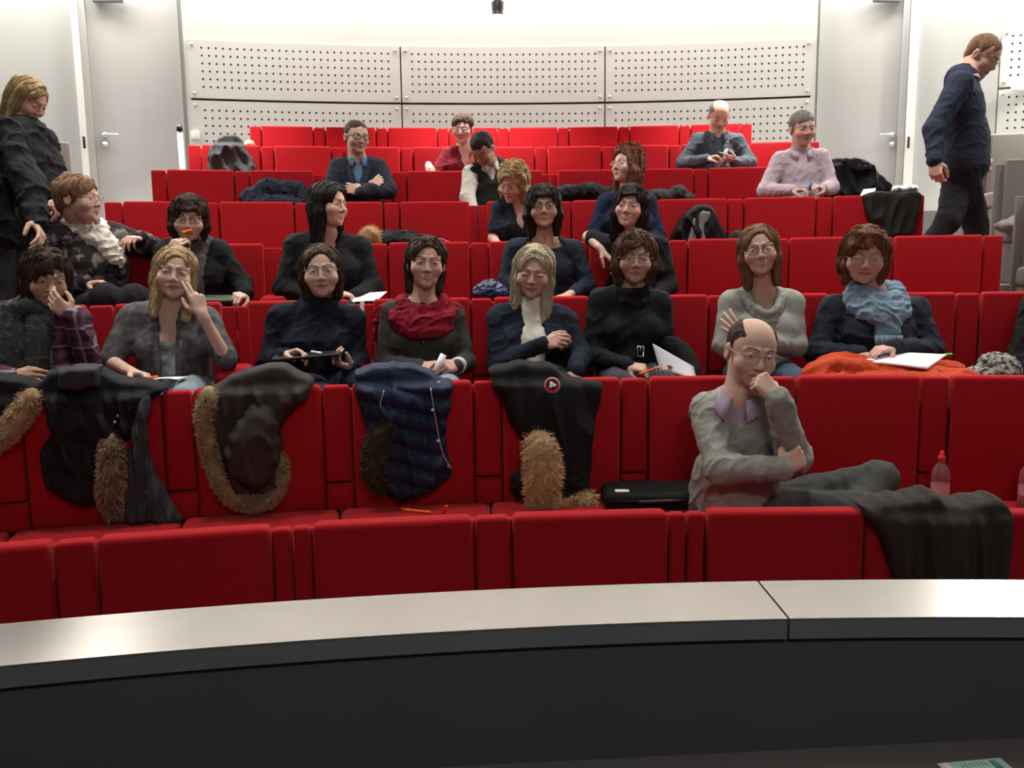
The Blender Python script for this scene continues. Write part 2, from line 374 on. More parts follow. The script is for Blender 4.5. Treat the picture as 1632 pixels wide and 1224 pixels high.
def seat(k, a_pad, a_strip, label, colour='r', down=False, group=None, strip=True, pad=True, split=False):
    o = thing('theatre_seat', label, 'theatre seat', pol(a_pad, Rk(k), fz(k)), -a_pad, group)
    D = SM[colour]; da = a_strip-a_pad; dx = da*Rk(k)
    if pad:
        for n in ('backrest', 'back_shell', 'cushion', 'plinth'): link(bpy.data.objects.new(n, D[n]), o)
    if strip:
        if split:
            for s_ in (-1, 1):
                c = bpy.data.objects.new('armrest', D['armrest_half']); link(c, o); c.location = (dx+s_*W_STRIP/4, 0, 0)
        for n in ('armrest_block',) if split else (('armrest_down',) if down else ('armrest_up',))+('armrest_block',):
            c = bpy.data.objects.new('armrest' if n.startswith('armrest_u') or n.startswith('armrest_d') else n, D[n]); link(c, o)
            c.location = (dx, 0, 0)
    return o
RANGE = {1: (-2, 6), 2: (-2, 7), 3: (-5, 6), 4: (-4, 5), 5: (-1, 8), 6: (0, 9), 7: (-1, 8), 8: (-1, 7)}
DOWN = {(3, -2), (3, -1), (5, 3), (6, 2), (4, -2), (6, 5)}
NOTE = {(1, 0): 'below the fur-trimmed black coat', (1, 1): 'below the navy puffer coat', (1, 2): 'below the fur ruff', (1, 3): 'before the bald man', (1, 4): 'under the brown jacket',
 (2, -1): 'under the black fur-trimmed coat with grey scarf', (2, 0): 'under the brown coat with fur hood', (2, 1): 'under the navy puffer coat', (2, 2): 'under the black coat with round patch', (2, 3): 'holding the bald man and the black bag', (2, 4): 'with the water bottle at its right', (2, 5): 'at the far right edge',
 (3, -4): 'under the woman in the plaid shirt', (3, -3): 'under the blonde woman resting on her hand', (3, -2): 'under the woman in black turtleneck', (3, -1): 'under the woman in the red scarf', (3, 0): 'under the woman in white turtleneck', (3, 1): 'under the woman in black cowl neck', (3, 2): 'under the woman in grey with folded arms', (3, 3): 'under the woman in blue scarf', (3, 4): 'beside the furry bag at right', (3, 5): 'under the person cut off at right',
 (4, -4): 'under the woman in white scarf', (4, -3): 'under the woman with dark bob', (4, -2): 'under the long-haired woman in black blazer', (4, -1): 'behind the red scarf woman', (4, 0): 'under the woman with large glasses', (4, 1): 'under the smiling dark-haired woman', (4, 2): 'behind the folded arms woman', (4, 3): 'behind and left of the blue scarf woman', (4, 4): 'empty, last before the right aisle',
 (5, 3): 'under the curly blonde woman', (5, 5): 'holding the black and grey jacket', (5, 4): 'under the woman in navy with white collar', (5, 7): 'under the black cloth by the right aisle', (5, -1): 'empty, first by the left aisle', (5, 2): 'with the fur-hooded coat',
 (6, 2): 'under the man with crossed arms', (6, 1): 'holding the navy coat', (6, 4): 'under the man in vest', (6, 8): 'holding the black coat', (6, 7): 'under the man in lilac shirt', (6, 0): 'empty, first by the left aisle',
 (7, -1): 'holding the grey coat', (7, 3): 'under the woman in burgundy', (7, 6): 'under the man with phone', (7, 0): 'empty, right of the grey coat'}
for k, (lo, hi) in RANGE.items():
    R = Rk(k); n = hi-lo
    for j, i in enumerate(range(lo, hi)):
        a = A0[k]+(i+.5)*PITCH/R; asr = A0[k]+(i+1)*PITCH/R
        side = f'{ORD[j]} from the left' if j < 12 else 'far right'
        note = NOTE.get((k, i)); lab = f'red {ROWN[k]} seat, {side}'+(', '+note if note else ', empty')
        words = lab.split()[:16]; lab = ' '.join(words)
        seat(k, a, asr, lab, down=(k, i+1) in DOWN, split=(k, i+1) in ((1, 1), (1, 3)), group=f'red seats of the {ROWN[k]}')
    a = A0[k]+lo*PITCH/R                       # the row's first armrest column
    if k not in (1, 2, 3):
        o = thing('row_end_armrest', f'red armrest column closing the left end of the {ROWN[k]}', 'armrest', pol(a, R, fz(k)), -a, 'armrest columns at the row ends')
        for nme in ('armrest_up', 'armrest_block'): link(bpy.data.objects.new('armrest' if nme == 'armrest_up' else nme, SM['r'][nme]), o)
        link(bpy.data.objects.new('side_panel', box_mesh('side_panel', (-.03, -.2, .23), (.03, .5, .46), RED, .01)), o)
        link(bpy.data.objects.new('back_shell', box_mesh('back_shell', (0, .07, .5), (.11, .035, .8), RED, .008)), o)
# grey seats of the side blocks
def greys(k, u0, n, dirn, v):
    R = Rk(k); a0 = ang(at(u0, v, k))
    for j in range(n):
        a = a0+dirn*(j+.5)*PITCH/R
        sd = 'right' if dirn > 0 else 'left'
        seat(k, a, a+.5*PITCH/R, f'grey seat beyond the {sd} aisle, {ORD[j]} from the aisle, level with the red {ROWN[k]}', 'g', group=f'grey seats of the {sd} block')
greys(7, 1566, 2, 1, 225); greys(6, 1590, 2, 1, 257); greys(5, 1625, 1, 1, 300)
greys(7, 100, 2, -1, 230); greys(4, 14, 1, -1, 380); greys(5, 45, 2, -1, 320)
# ---------------------------------------------------------------- a small distance-field modeller (numpy)
def V3(*a): return np.array(a, float)
def nrm(v): v = np.asarray(v, float); return v/(np.linalg.norm(v)+1e-12)
class Cap:                                     # tapered limb between two points, optionally flattened along an axis
    def __init__(s, a, b, ra, rb=None, k=.02, flat=None, op='+'):
        s.a = np.asarray(a, float); s.b = np.asarray(b, float); s.ra = ra; s.rb = ra if rb is None else rb; s.k = k; s.op = op; s.flat = flat
        r = max(s.ra, s.rb)*(max(1., flat[1]) if flat else 1.)
        s.lo = np.minimum(s.a, s.b)-r; s.hi = np.maximum(s.a, s.b)+r
    def grow(s, e): return Cap(s.a, s.b, s.ra+e, s.rb+e, s.k, s.flat, s.op)
    def ev(s, X, Y, Z):
        px, py, pz = X-s.a[0], Y-s.a[1], Z-s.a[2]; d = s.b-s.a; dd = d.dot(d)+1e-12
        t = np.clip((px*d[0]+py*d[1]+pz*d[2])/dd, 0, 1)
        qx, qy, qz = px-t*d[0], py-t*d[1], pz-t*d[2]; q2 = qx*qx+qy*qy+qz*qz
        if s.flat:
            n, f = s.flat; n = nrm(n); c = qx*n[0]+qy*n[1]+qz*n[2]; q2 = q2+c*c*(1/f**2-1)
        return (np.sqrt(np.maximum(q2, 0))-(s.ra+(s.rb-s.ra)*t)).astype(np.float32)
class Ell:
    def __init__(s, c, r, M=None, k=.02, op='+'):
        s.c = np.asarray(c, float); s.r = np.asarray(r, float); s.M = np.eye(3) if M is None else np.asarray(M, float); s.k = k; s.op = op
        e = np.sqrt(((s.M.T*s.r)**2).sum(1)); s.lo = s.c-e; s.hi = s.c+e
    def grow(s, e): return Ell(s.c, s.r+e, s.M, s.k, s.op)
    def ev(s, X, Y, Z):
        p = [X-s.c[0], Y-s.c[1], Z-s.c[2]]; k0 = 0; k1 = 0
        for i in range(3):
            q = s.M[i][0]*p[0]+s.M[i][1]*p[1]+s.M[i][2]*p[2]; k0 = k0+(q/s.r[i])**2; k1 = k1+(q/s.r[i]**2)**2
        k0 = np.sqrt(k0); k1 = np.sqrt(k1)
        return (k0*(k0-1)/(k1+1e-9)).astype(np.float32)
class Half:                                    # half space: keeps or cuts what lies beyond point c along n
    def __init__(s, c, n, op='&', k=.006): s.c = np.asarray(c, float); s.n = nrm(n); s.op = op; s.k = k; s.lo = s.hi = None
    def grow(s, e): return s
    def ev(s, X, Y, Z): return ((X-s.c[0])*s.n[0]+(Y-s.c[1])*s.n[1]+(Z-s.c[2])*s.n[2]).astype(np.float32)
class Box:
    def __init__(s, c, h, M=None, r=.01, k=.01, op='+'):
        s.c = np.asarray(c, float); s.h = np.asarray(h, float); s.M = np.eye(3) if M is None else np.asarray(M, float); s.r = r; s.k = k; s.op = op
        e = np.abs(s.M.T*s.h).sum(1); s.lo = s.c-e; s.hi = s.c+e
    def grow(s, e): return Box(s.c, s.h+e, s.M, s.r, s.k, s.op)
    def ev(s, X, Y, Z):
        p = [X-s.c[0], Y-s.c[1], Z-s.c[2]]; o2 = 0; mi = None
        for i in range(3):
            q = np.abs(s.M[i][0]*p[0]+s.M[i][1]*p[1]+s.M[i][2]*p[2])-(s.h[i]-s.r); o2 = o2+np.maximum(q, 0)**2; mi = q if mi is None else np.maximum(mi, q)
        return (np.sqrt(o2)+np.minimum(mi, 0)-s.r).astype(np.float32)
_ph = np.random.RandomState(3)
_W = [(_ph.randn(3), _ph.rand()*6.28) for _ in range(28)]
def wob(x, y, z, f, n=7, o=0):                 # smooth wobble in -1..1, warped sines
    s = 0
    for i in range(n):
        w_, p = _W[(i+o) % 28]; s = s+np.sin(f*(w_[0]*x+w_[1]*y+w_[2]*z)*(.7+.12*i)+p+1.3*np.sin(f*.45*(w_[1]*x-w_[2]*y+w_[0]*z)+p*2))
    return s/n*1.6
def folds(amp, f=22., stretch=(1, 1, 1), o=0, base=(0, 0, 0)):
    """creases: thin raised ridges at two scales"""
    def fn(x, y, z):
        x, y, z = (x-base[0])*stretch[0], (y-base[1])*stretch[1], (z-base[2])*stretch[2]
        w1 = np.clip(np.abs(wob(x, y, z*1.3, f*1.25, 5, o)), 0, 1); w2 = np.clip(np.abs(wob(x, y, z*1.2, f*2.6, 4, o+5)), 0, 1)
        return amp*(.35-(1-w1)**3*1.1)+amp*.5*(.3-(1-w2)**3)
    return fn
def sdf_mesh(prims, step, disp=None, fine=None, pad=.03, band=.03):
    """fine: list of (lo, hi, step) boxes in which the grid is finer. Returns verts, quads in world coordinates."""
    pos = [p for p in prims if p.op == '+']
    lo = np.min([p.lo for p in pos], 0)-pad; hi = np.max([p.hi for p in pos], 0)+pad
    axes = []
    for i in range(3):
        xs = [lo[i]]
        while xs[-1] < hi[i]:
            st = step
            for (l, h, sf) in (fine or []):
                if l[i]-.004 < xs[-1] < h[i]: st = min(st, sf)
            xs.append(xs[-1]+st)
        axes.append(np.array(xs))
    xs, ys, zs = axes; F = np.full((len(xs), len(ys), len(zs)), .2, np.float32)
    for p in prims:
        if p.lo is None: sl = (slice(None),)*3
        else:
            m = max(p.k, .001)+.006
            m = m+.02
            sl = tuple(slice(max(0, np.searchsorted(ax, p.lo[i]-m)-1), np.searchsorted(ax, p.hi[i]+m)+1) for i, ax in enumerate(axes))
        X = xs[sl[0]][:, None, None]; Y = ys[sl[1]][None, :, None]; Z = zs[sl[2]][None, None, :]
        d = p.ev(X, Y, Z); g = F[sl]; k = p.k
        if p.op == '+':
            h = np.maximum(k-np.abs(g-d), 0)/k if k > 0 else 0; F[sl] = np.minimum(g, d)-h*h*k*.25
        elif p.op == '-':
            d = -d; h = np.maximum(k-np.abs(g-d), 0)/k if k > 0 else 0; F[sl] = np.maximum(g, d)+h*h*k*.25
        else:
            h = np.maximum(k-np.abs(g-d), 0)/k if k > 0 else 0; F[sl] = np.maximum(g, d)+h*h*k*.25
    if disp:
        idx = np.nonzero(np.abs(F) < band); F[idx] += disp(xs[idx[0]], ys[idx[1]], zs[idx[2]]).astype(np.float32)
    return nets(F, xs, ys, zs)
def nets(F, xs, ys, zs):
    F[0] = F[-1] = .2; F[:, 0] = F[:, -1] = .2; F[:, :, 0] = F[:, :, -1] = .2
    S = F < 0; nx, ny, nz = F.shape
    c = np.zeros((nx-1, ny-1, nz-1), np.int8)
    for i in (0, 1):
        for j in (0, 1):
            for k in (0, 1): c += S[i:nx-1+i, j:ny-1+j, k:nz-1+k]
    act = (c > 0) & (c < 8); I, J, K = np.nonzero(act); n = len(I)
    vid = np.full(act.shape, -1, np.int32); vid[I, J, K] = np.arange(n)
    P = np.zeros((n, 3)); cnt = np.zeros(n)
    for ax in range(3):
        for a in (0, 1):
            for b in (0, 1):
                o0 = [0, 0, 0]; o1 = [0, 0, 0]; r = [x for x in range(3) if x != ax]
                o0[r[0]] = o1[r[0]] = a; o0[r[1]] = o1[r[1]] = b; o1[ax] = 1
                f0 = F[I+o0[0], J+o0[1], K+o0[2]]; f1 = F[I+o1[0], J+o1[1], K+o1[2]]
                m = (f0 < 0) != (f1 < 0)
                if not m.any(): continue
                t = f0[m]/(f0[m]-f1[m])
                p0 = np.stack([xs[I[m]+o0[0]], ys[J[m]+o0[1]], zs[K[m]+o0[2]]], 1); p1 = np.stack([xs[I[m]+o1[0]], ys[J[m]+o1[1]], zs[K[m]+o1[2]]], 1)
                P[m] += p0+(p1-p0)*t[:, None]; cnt[m] += 1
    P /= cnt[:, None]; Q = []
    for ax in range(3):
        r = [(ax+1) % 3, (ax+2) % 3]
        s0 = [slice(None)]*3; s1 = [slice(None)]*3; s0[ax] = slice(0, -1); s1[ax] = slice(1, None)
        ch = S[tuple(s0)] != S[tuple(s1)]; i, j, k = np.nonzero(ch); e = np.stack([i, j, k], 1)
        ok = (e[:, r[0]] > 0) & (e[:, r[1]] > 0) & (e[:, r[0]] < F.shape[r[0]]-1) & (e[:, r[1]] < F.shape[r[1]]-1); e = e[ok]
        ins = S[e[:, 0], e[:, 1], e[:, 2]]; q = []
        for d0, d1 in ((-1, -1), (0, -1), (0, 0), (-1, 0)):
            ee = e.copy(); ee[:, r[0]] += d0; ee[:, r[1]] += d1; q.append(vid[ee[:, 0], ee[:, 1], ee[:, 2]])
        q = np.stack(q, 1); q[~ins] = q[~ins][:, ::-1]; Q.append(q)
    return P, np.vstack(Q)
def chain(pts, rad, k=.01, flat=None):
    rad = [rad]*len(pts) if np.isscalar(rad) else rad
    return [Cap(pts[i], pts[i+1], rad[i], rad[i+1], k, flat) for i in range(len(pts)-1)]
def smooth_path(pts, n=6):                     # Catmull-Rom through the points
    P = [np.asarray(p, float) for p in pts]; P = [2*P[0]-P[1]]+P+[2*P[-1]-P[-2]]; out = []
    for i in range(1, len(P)-2):
        for j in range(n):
            t = j/n; a, b, c, d = P[i-1:i+3]
            out.append(.5*((2*b)+(c-a)*t+(2*a-5*b+4*c-d)*t*t+(3*b-a-3*c+d)*t**3))
    out.append(P[-2]); return out
# ---------------------------------------------------------------- people
def cv(x, y, z): return RV*x-FV*y+UV_*z        # right, towards the viewer, up
class Head:
    def __init__(s, c, yaw=0, pitch=0, roll=0, sc=1., fw=1.07):
        s.c = np.asarray(c, float); s.sc = sc; s.fw = fw; d = nrm(EYEP-s.c)
        y = math.atan2(d[0], -d[1])+math.radians(yaw); e = math.asin(d[2])-math.radians(pitch)
        s.F = V3(math.sin(y)*math.cos(e), -math.cos(y)*math.cos(e), math.sin(e)); R = V3(math.cos(y), math.sin(y), 0); U = np.cross(s.F, R)
        r = math.radians(roll); s.U = U*math.cos(r)+R*math.sin(r); s.R = R*math.cos(r)-U*math.sin(r); s.M = np.array([s.R, s.F, s.U])
    def p(s, x, y, z): return s.c+s.sc*(x*s.fw*s.R+y*s.F+z*s.U)
    def ell(s, c, r, k=.01, op='+'): return Ell(s.p(*c), np.array(r)*s.sc*np.array([s.fw, 1, 1]), s.M, k*s.sc, op)
    def cap(s, a, b, ra, rb=None, k=.01, op='+', flat=None): return Cap(s.p(*a), s.p(*b), ra*s.sc, (ra if rb is None else rb)*s.sc, k*s.sc, flat, op)
    def loc(s, v): return ((v-s.c)@s.M.T)/s.sc/np.array([s.fw, 1, 1])
def head_prims(H, female=True, smile=0., eyes=1., full=0., jaw=0., nose=0., mouth=0.):
    j = .004 if not female else 0.
    P = [H.ell((0, -.012, .034), (.076, .094, .080), .02), H.ell((0, .028, .005), (.066+full*.5, .062, .080), .02),
         H.ell((0, .034, -.045), (.057+full+j, .053, .062), .02), H.ell((0, .046, -.080), (.041+j+full+jaw, .041, .034), .02),
         H.ell((0, .078, -.100), (.017+j, .013, .014), .014)]
    for x in (-1, 1):
        P += [H.ell((x*.040, .058, -.034+smile*.004), (.027+full*.6, .029, .028), .02),
              H.cap((x*.012, .089, .022), (x*.048, .070, .019), .0085, .006, .010),
              H.ell((x*.0315, .099, -.001), (.019, .016, .0125), .010, '-'),
              H.ell((x*.0315, .0765, -.001), (.0175, .0148, .0125), .004)]
        if eyes > 0: P.append(H.ell((x*.0315, .0925, -.0012), (.0146, .0075, .0043*eyes), .002, '-'))
    P += [H.cap((0, .087, .010), (0, .103+nose, -.028), .0072, .0105, .010), H.ell((0, .102+nose, -.032), (.0120, .0110, .0095), .006)]
    for x in (-1, 1):
        P += [H.ell((x*.0120, .0955, -.036), (.0070, .0085, .0066), .005), H.ell((x*.006, .100, -.0435), (.0035, .005, .003), .002, '-')]
    mx = .0235+.004*smile; lift = .0055*smile
    for x in (-1, 1):
        P += [H.cap((0, .0935, -.0605), (x*mx, .083, -.0640+lift), .0042, .0024, .006), H.cap((0, .0920, -.0712-.001*smile), (x*mx*.85, .083, -.0670+lift), .0048, .0024, .006)]
    g = .0012+mouth
    for x in (-1, 1): P.append(H.cap((0, .1005, -.0660), (x*(mx+.001), .0895, -.0650+lift), .0020+g*.5, .0012, .003, '-'))
    for x in (-1, 1):
        P += [H.ell((x*.0785, -.008, -.010), (.0085, .019, .031), .008), H.ell((x*.0865, -.002, -.008), (.005, .010, .018), .004, '-')]
        if smile > .5: P.append(H.cap((x*.024, .090, -.040), (x*.031, .082, -.060), .0022, .0016, .006, '-'))
    return P
def skin_colour(V, H, base, brow=(.06, .04, .03), lip=(.44, .19, .155), stubble=0., teeth=0., smile=0., blush=.5, brow_w=1., eyeshut=False):
    col = np.tile(np.array(base, float), (len(V), 1)); L = H.loc(V); x, y, z = L[:, 0], L[:, 1], L[:, 2]; ax = np.abs(x)
    head = (np.abs(x) < .12) & (y > -.12) & (y < .15) & (z > -.13) & (z < .14)
    def mix(w_, c):
        w_ = np.clip(w_, 0, 1)[:, None]*head[:, None]; col[:] = col*(1-w_)+np.array(c)*w_
    front = np.clip((y-.04)/.02, 0, 1)
    mix(blush*.22*front*np.exp(-(((ax-.042)/.018)**2+((z+.030)/.018)**2)), (base[0]*1.0, base[1]*.62, base[2]*.58))
    mix(blush*.3*front*np.exp(-((x/.014)**2+((z+.034)/.012)**2)), (base[0]*1.0, base[1]*.66, base[2]*.62))
    mix(.2*np.exp(-(((ax-.08)/.012)**2+((z+.01)/.03)**2)), (base[0], base[1]*.62, base[2]*.58))
    if stubble: mix(stubble*np.clip((-.040-z)/.02, 0, 1)*np.clip((y+.0)/.03, 0, 1)*(z > -.125), (base[0]*.35, base[1]*.36, base[2]*.40))
    lift = .0055*smile; mx = .0235+.004*smile
    zc = -.0655+lift*(ax/mx)**2; hw = (.0078)*np.sqrt(np.clip(1-(x/(mx+.002))**2, 0, 1))
    mix(front*np.clip((hw-np.abs(z-zc))/.002+.5, 0, 1)*(ax < mx+.002), lip)
    if teeth: mix(front*teeth*np.clip((.0035-np.abs(z-zc+.0005))/.0015+.3, 0, 1)*(ax < mx*.75), (.75, .70, .62))
    else: mix(front*.75*np.clip((.0015-np.abs(z-zc))/.0012+.3, 0, 1)*(ax < mx), (.12, .04, .035))
    zb = .0215+.0055*(1-((ax-.033)/.020)**2); mix(brow_w*.85*front*np.clip((.0036-np.abs(z-zb))/.002+.4, 0, 1)*(ax > .012)*(ax < .052)*np.clip((.055-ax)/.01, 0, 1), brow)
    if eyeshut: zl = -.0035-.004*(1-((ax-.0315)/.015)**2); mix(.8*front*np.clip((.0015-np.abs(z-zl))/.0015+.4, 0, 1)*(np.abs(ax-.0315) < .015), (.07, .04, .03))
    else:
        zl = -.001+.0052*np.sqrt(np.clip(1-((ax-.0315)/.0165)**2, 0, 1)); mix(.7*front*np.clip((.0012-np.abs(z-zl))/.0014+.4, 0, 1)*(np.abs(ax-.0315) < .0165), (.06, .035, .03))
    return col
EYE_W = mat('eye_white', (.62, .58, .55), .3, spec=.4); EYE_I = {}
def eye_mesh(H, x, gaze, iris, base):
    c = H.p(x*.0315, .0768, -.001); g = nrm(H.F+gaze[0]*H.R+gaze[1]*H.U); bm = bmesh.new()
    bmesh.ops.create_uvsphere(bm, u_segments=20, v_segments=20, radius=.0128*H.sc)
    rot = Vector((0, 0, 1)).rotation_difference(Vector(g)).to_matrix().to_4x4(); bmesh.ops.transform(bm, matrix=Matrix.Translation(Vector(c))@rot, verts=bm.verts)
    im = mat('iris_'+iris, {'brown': (.05, .022, .012), 'blue': (.10, .16, .22), 'green': (.09, .10, .06)}[iris], .15, spec=.6); pm = mat('pupil', (.004, .004, .004), .1, spec=.6)
    for f in bm.faces:
        a = math.acos(max(-1, min(1, (f.calc_center_median()-Vector(c)).normalized().dot(Vector(g)))))
        f.material_index = 2 if a < .19 else 1 if a < .52 else 0
    return bm_mesh(bm, 'eye', [EYE_W, im, pm])
FING = [((.028, .088), (.042, .025, .019)), ((.009, .091), (.046, .028, .020)), ((-.010, .086), (.042, .026, .019)), ((-.027, .077), (.033, .020, .017))]
CURL = {'relax': [(20, 30, 18), (26, 34, 20), (30, 36, 22), (34, 38, 24)], 'fist': [(72, 88, 50), (76, 90, 50), (78, 90, 50), (80, 90, 50)],
        'flat': [(4, 8, 5), (6, 10, 6), (8, 12, 8), (10, 14, 10)], 'hold': [(42, 48, 30), (48, 52, 32), (54, 56, 34), (60, 58, 36)],
        'point': [(5, 14, 10), (14, 30, 20), (60, 70, 40), (66, 76, 44)], 'pinch': [(40, 50, 30), (44, 46, 26), (52, 50, 30), (58, 54, 34)],
        'cup': [(28, 40, 30), (34, 42, 30), (38, 44, 30), (44, 46, 30)], 'spread': [(6, 12, 8), (10, 14, 10), (14, 18, 12), (18, 22, 14)]}
def hand_prims(W, D, N, T, s=1., pose='relax', splay=.05, thumb=.5):
    W = np.asarray(W, float); D = nrm(D); N = nrm(np.asarray(N)-D*np.dot(N, D)); T0 = np.cross(D, N); T = T0 if np.dot(T0, T) > 0 else -T0
    P = [Cap(W-D*.02*s, W+D*.012*s, .023*s, .022*s, .02, (N, .72))]
    if pose == 'spread': splay = .16
    for j, ((t, l), ph) in enumerate(FING):
        K = W+D*l*s+T*t*s-N*abs(j-1.2)*.002*s
        P.append(Cap(W+D*.012*s+T*t*.45*s, K, .0135*s, .0105*s, .012*s, (N, .85)))
    P.append(Ell(W+D*.05*s+N*.004*s, (.036*s, .012*s, .042*s), [T, N, D], .012*s))
    for j, ((t, l), ph) in enumerate(FING):
        K = W+D*l*s+T*t*s-N*abs(j-1.2)*.002*s
        a = 0; p = K; r = .0094 if j < 3 else .0082; dirT = splay*(1.4-j)
        for q in range(3):
            a += math.radians(CURL[pose][j][q]); d = nrm(D*math.cos(a)+N*math.sin(a)+T*dirT*max(0, math.cos(a))); n = p+d*ph[q]*s
            P.append(Cap(p, n, r*s, (r-.0009)*s, .0022*s)); r -= .0009; p = n
    B = W+D*.020*s+T*.020*s+N*.006*s; d1 = nrm(D*.62+T*(.75-.3*thumb)+N*(.2+.5*thumb)); d2 = nrm(D*.85+T*(.30-.45*thumb)+N*(.25+.5*thumb)); d3 = nrm(D*.8-T*(.25*thumb)+N*(.3+.5*thumb))
    p1 = B+d1*.042*s; p2 = p1+d2*.032*s; p3 = p2+d3*.026*s
    P += [Cap(B, p1, .0150*s, .0118*s, .012*s), Cap(p1, p2, .0112*s, .0098*s, .003*s), Cap(p2, p3, .0098*s, .0080*s, .003*s)]
    return P
def hairmat(name, col, var=.5):
    return mat('hair_'+name, col, .58, noise=var, nscale=70, bump=1., bscale=110, bdist=.012, spec=.22, stretch=(1, 1, .09))
def strand_noise(H, amp=.004, f=150., zs=.12, o=3):
    def fn(x, y, z):
        L = H.loc(np.stack([x, y, z], 1)); return amp*wob(L[:, 0]*1.0, L[:, 1]*1.0, L[:, 2]*zs, f, 5, o)+amp*.9*wob(L[:, 0], L[:, 1], L[:, 2]*.3, 42, 4, o+4)
    return fn
def hair_prims(H, style, ln=.0, o={}):
    """style: short, crop, balding, fringe_bob, bob, long, curly, pulled"""
    P = []; g = o.get('vol', 0.)
    cap = [H.ell((0, -.012, .036), (.084+g, .104+g, .088+g), .02), H.ell((0, -.045, -.01), (.074+g, .068+g, .075), .02)]
    if style in ('short', 'crop', 'balding', 'grey_short'):
        t = -.004 if style in ('crop', 'balding') else 0
        P = [H.ell((0, -.014, .037), (.0825+t+g, .102+t+g, .086+t+g), .02), H.ell((0, -.052, -.015), (.066+t, .050+t, .060), .02)]
        hz = o.get('hz', .062)                                    # hairline height
        P.append(H.ell((0, .105, -.030), (.074, .085, hz+.030), .006, '-'))
        P += [H.ell((0, .03, -.10), (.12, .085, .062), .01, '-'), H.cap((0, -.03, -.145), (0, -.13, -.10), .055, .04, .01, '-')]
        for x in (-1, 1): P.append(H.ell((x*.088, .008, -.022), (.018, .026, .038), .008, '-'))
        if style == 'balding': P.append(H.ell(o.get('bc', (0, .035, .130)), o.get('br', (.060, .105, .075)), .010, '-'))
        return P
    op = o.get('open', (.060, .098)); oz = o.get('oz', -.014); ox = o.get('ox', 0.)
    P = list(cap)
    n0 = o.get('y', .0)
    for x in (-1, 1):
        w_ = o.get('wid', .068)+ (o.get('asym', 0.)*x)
        top = (x*.058, -.005, .035); mid = (x*w_, .006+n0, -.045); e = min(ln, -.09)
        end = (x*(w_+o.get('flare', .0)), .012+n0+o.get('fwd', 0.), e)
        P += [H.cap(top, mid, .034+g*.6, .030+g*.6, .02), H.cap(mid, end, .030+g*.6, o.get('tip', .020), .02)]
    P += [H.cap((0, -.055, -.0), (0, -.062, ln+.01), .060+g, .045, .03)]
    P += [H.cap((-.045, -.045, -.02), (-.05, -.045, ln+.005), .038+g*.5, .024, .03), H.cap((.045, -.045, -.02), (.05, -.045, ln+.005), .038+g*.5, .024, .03)]
    P.append(H.ell((ox, .112, oz), (op[0], .098, op[1]), .008, '-'))
    P.append(H.cap((ox, .100, oz-.03), (ox*.5, .075, oz-.20), op[0]*.96, op[0]*.55+.012, .01, '-'))
    if o.get('bangs'):
        b0, b1, zb = o['bangs']                                   # from x0 to x1 at height zb
        for i in range(7):
            t = i/6; x = b0+(b1-b0)*t; y = .095-.35*x*x/.06
            P.append(H.cap((x*.75+.004, .060, .098), (x, y, zb+.02*abs(t-.5)), .013, .009, .006))
            P.append(H.cap((x*.6, .02, .118), (x*.75+.004, .060, .098), .014, .013, .01))
    if o.get('sweep'):                                            # hair swept from a parting across the forehead
        sx, zt, ze = o['sweep']
        for i in range(5):
            t = i/4; P.append(H.cap((sx*(.2+.1*i), .060-.01*i, .105-.002*i), (-sx*(1.1), .058-.012*i, ze+.012*i), .012, .010, .008))
    return P
def glasses(H, m, parent, base, w_=.026, h_=.017, r=.0013, half=False, tint=None, z0=-.002, sq=2.6):
    b = NB()
    for x in (-1, 1):
        pts = []
        for i in range(24):
            a = 2*math.pi*i/24; ca, sa = math.cos(a), math.sin(a); rr = (abs(ca)**sq+abs(sa)**sq)**(-1/sq)
            pts.append(H.p(x*.034+w_*rr*ca, .108-.020*((x*w_*rr*ca+.0)/w_*.5+.5)**2*.5, z0+h_*rr*sa*1.0))
        if half: b.tube(pts[:13], r*H.sc, 6); b.tube(pts[12:]+pts[:1], r*.45*H.sc, 6)
        else: b.tube(pts, r*H.sc, 6, closed=True)
        b.tube([H.p(x*(.034+w_), .099, z0+.005), H.p(x*.074, .085, z0+.006), H.p(x*.082, .0, z0+.004), H.p(x*.080, -.02, z0-.008)], r*H.sc, 6)
        lv = [H.p(x*.034, .1065, z0)]+pts; lq = [(0, 1+i, 1+(i+1) % 24) for i in range(24)]
        if x == -1: L0 = (np.array(lv), lq)
        else: L1 = (np.array(lv), lq)
    b.tube([H.p(-.009, .108, z0+.005), H.p(0, .111, z0+.007), H.p(.009, .108, z0+.005)], r*H.sc, 6)
    g = obj('glasses', b.mesh('glasses', m), parent, base)
    nb = NB(); nb.add(L0); nb.add(L1)
    lens = mat('lens_'+('dark' if tint else 'clear'), tint or (.8, .82, .85), .05, alpha=.38 if tint else .10, spec=.6)
    c = obj('lens', nb.mesh('lens', lens, False), g, base); c.visible_shadow = True
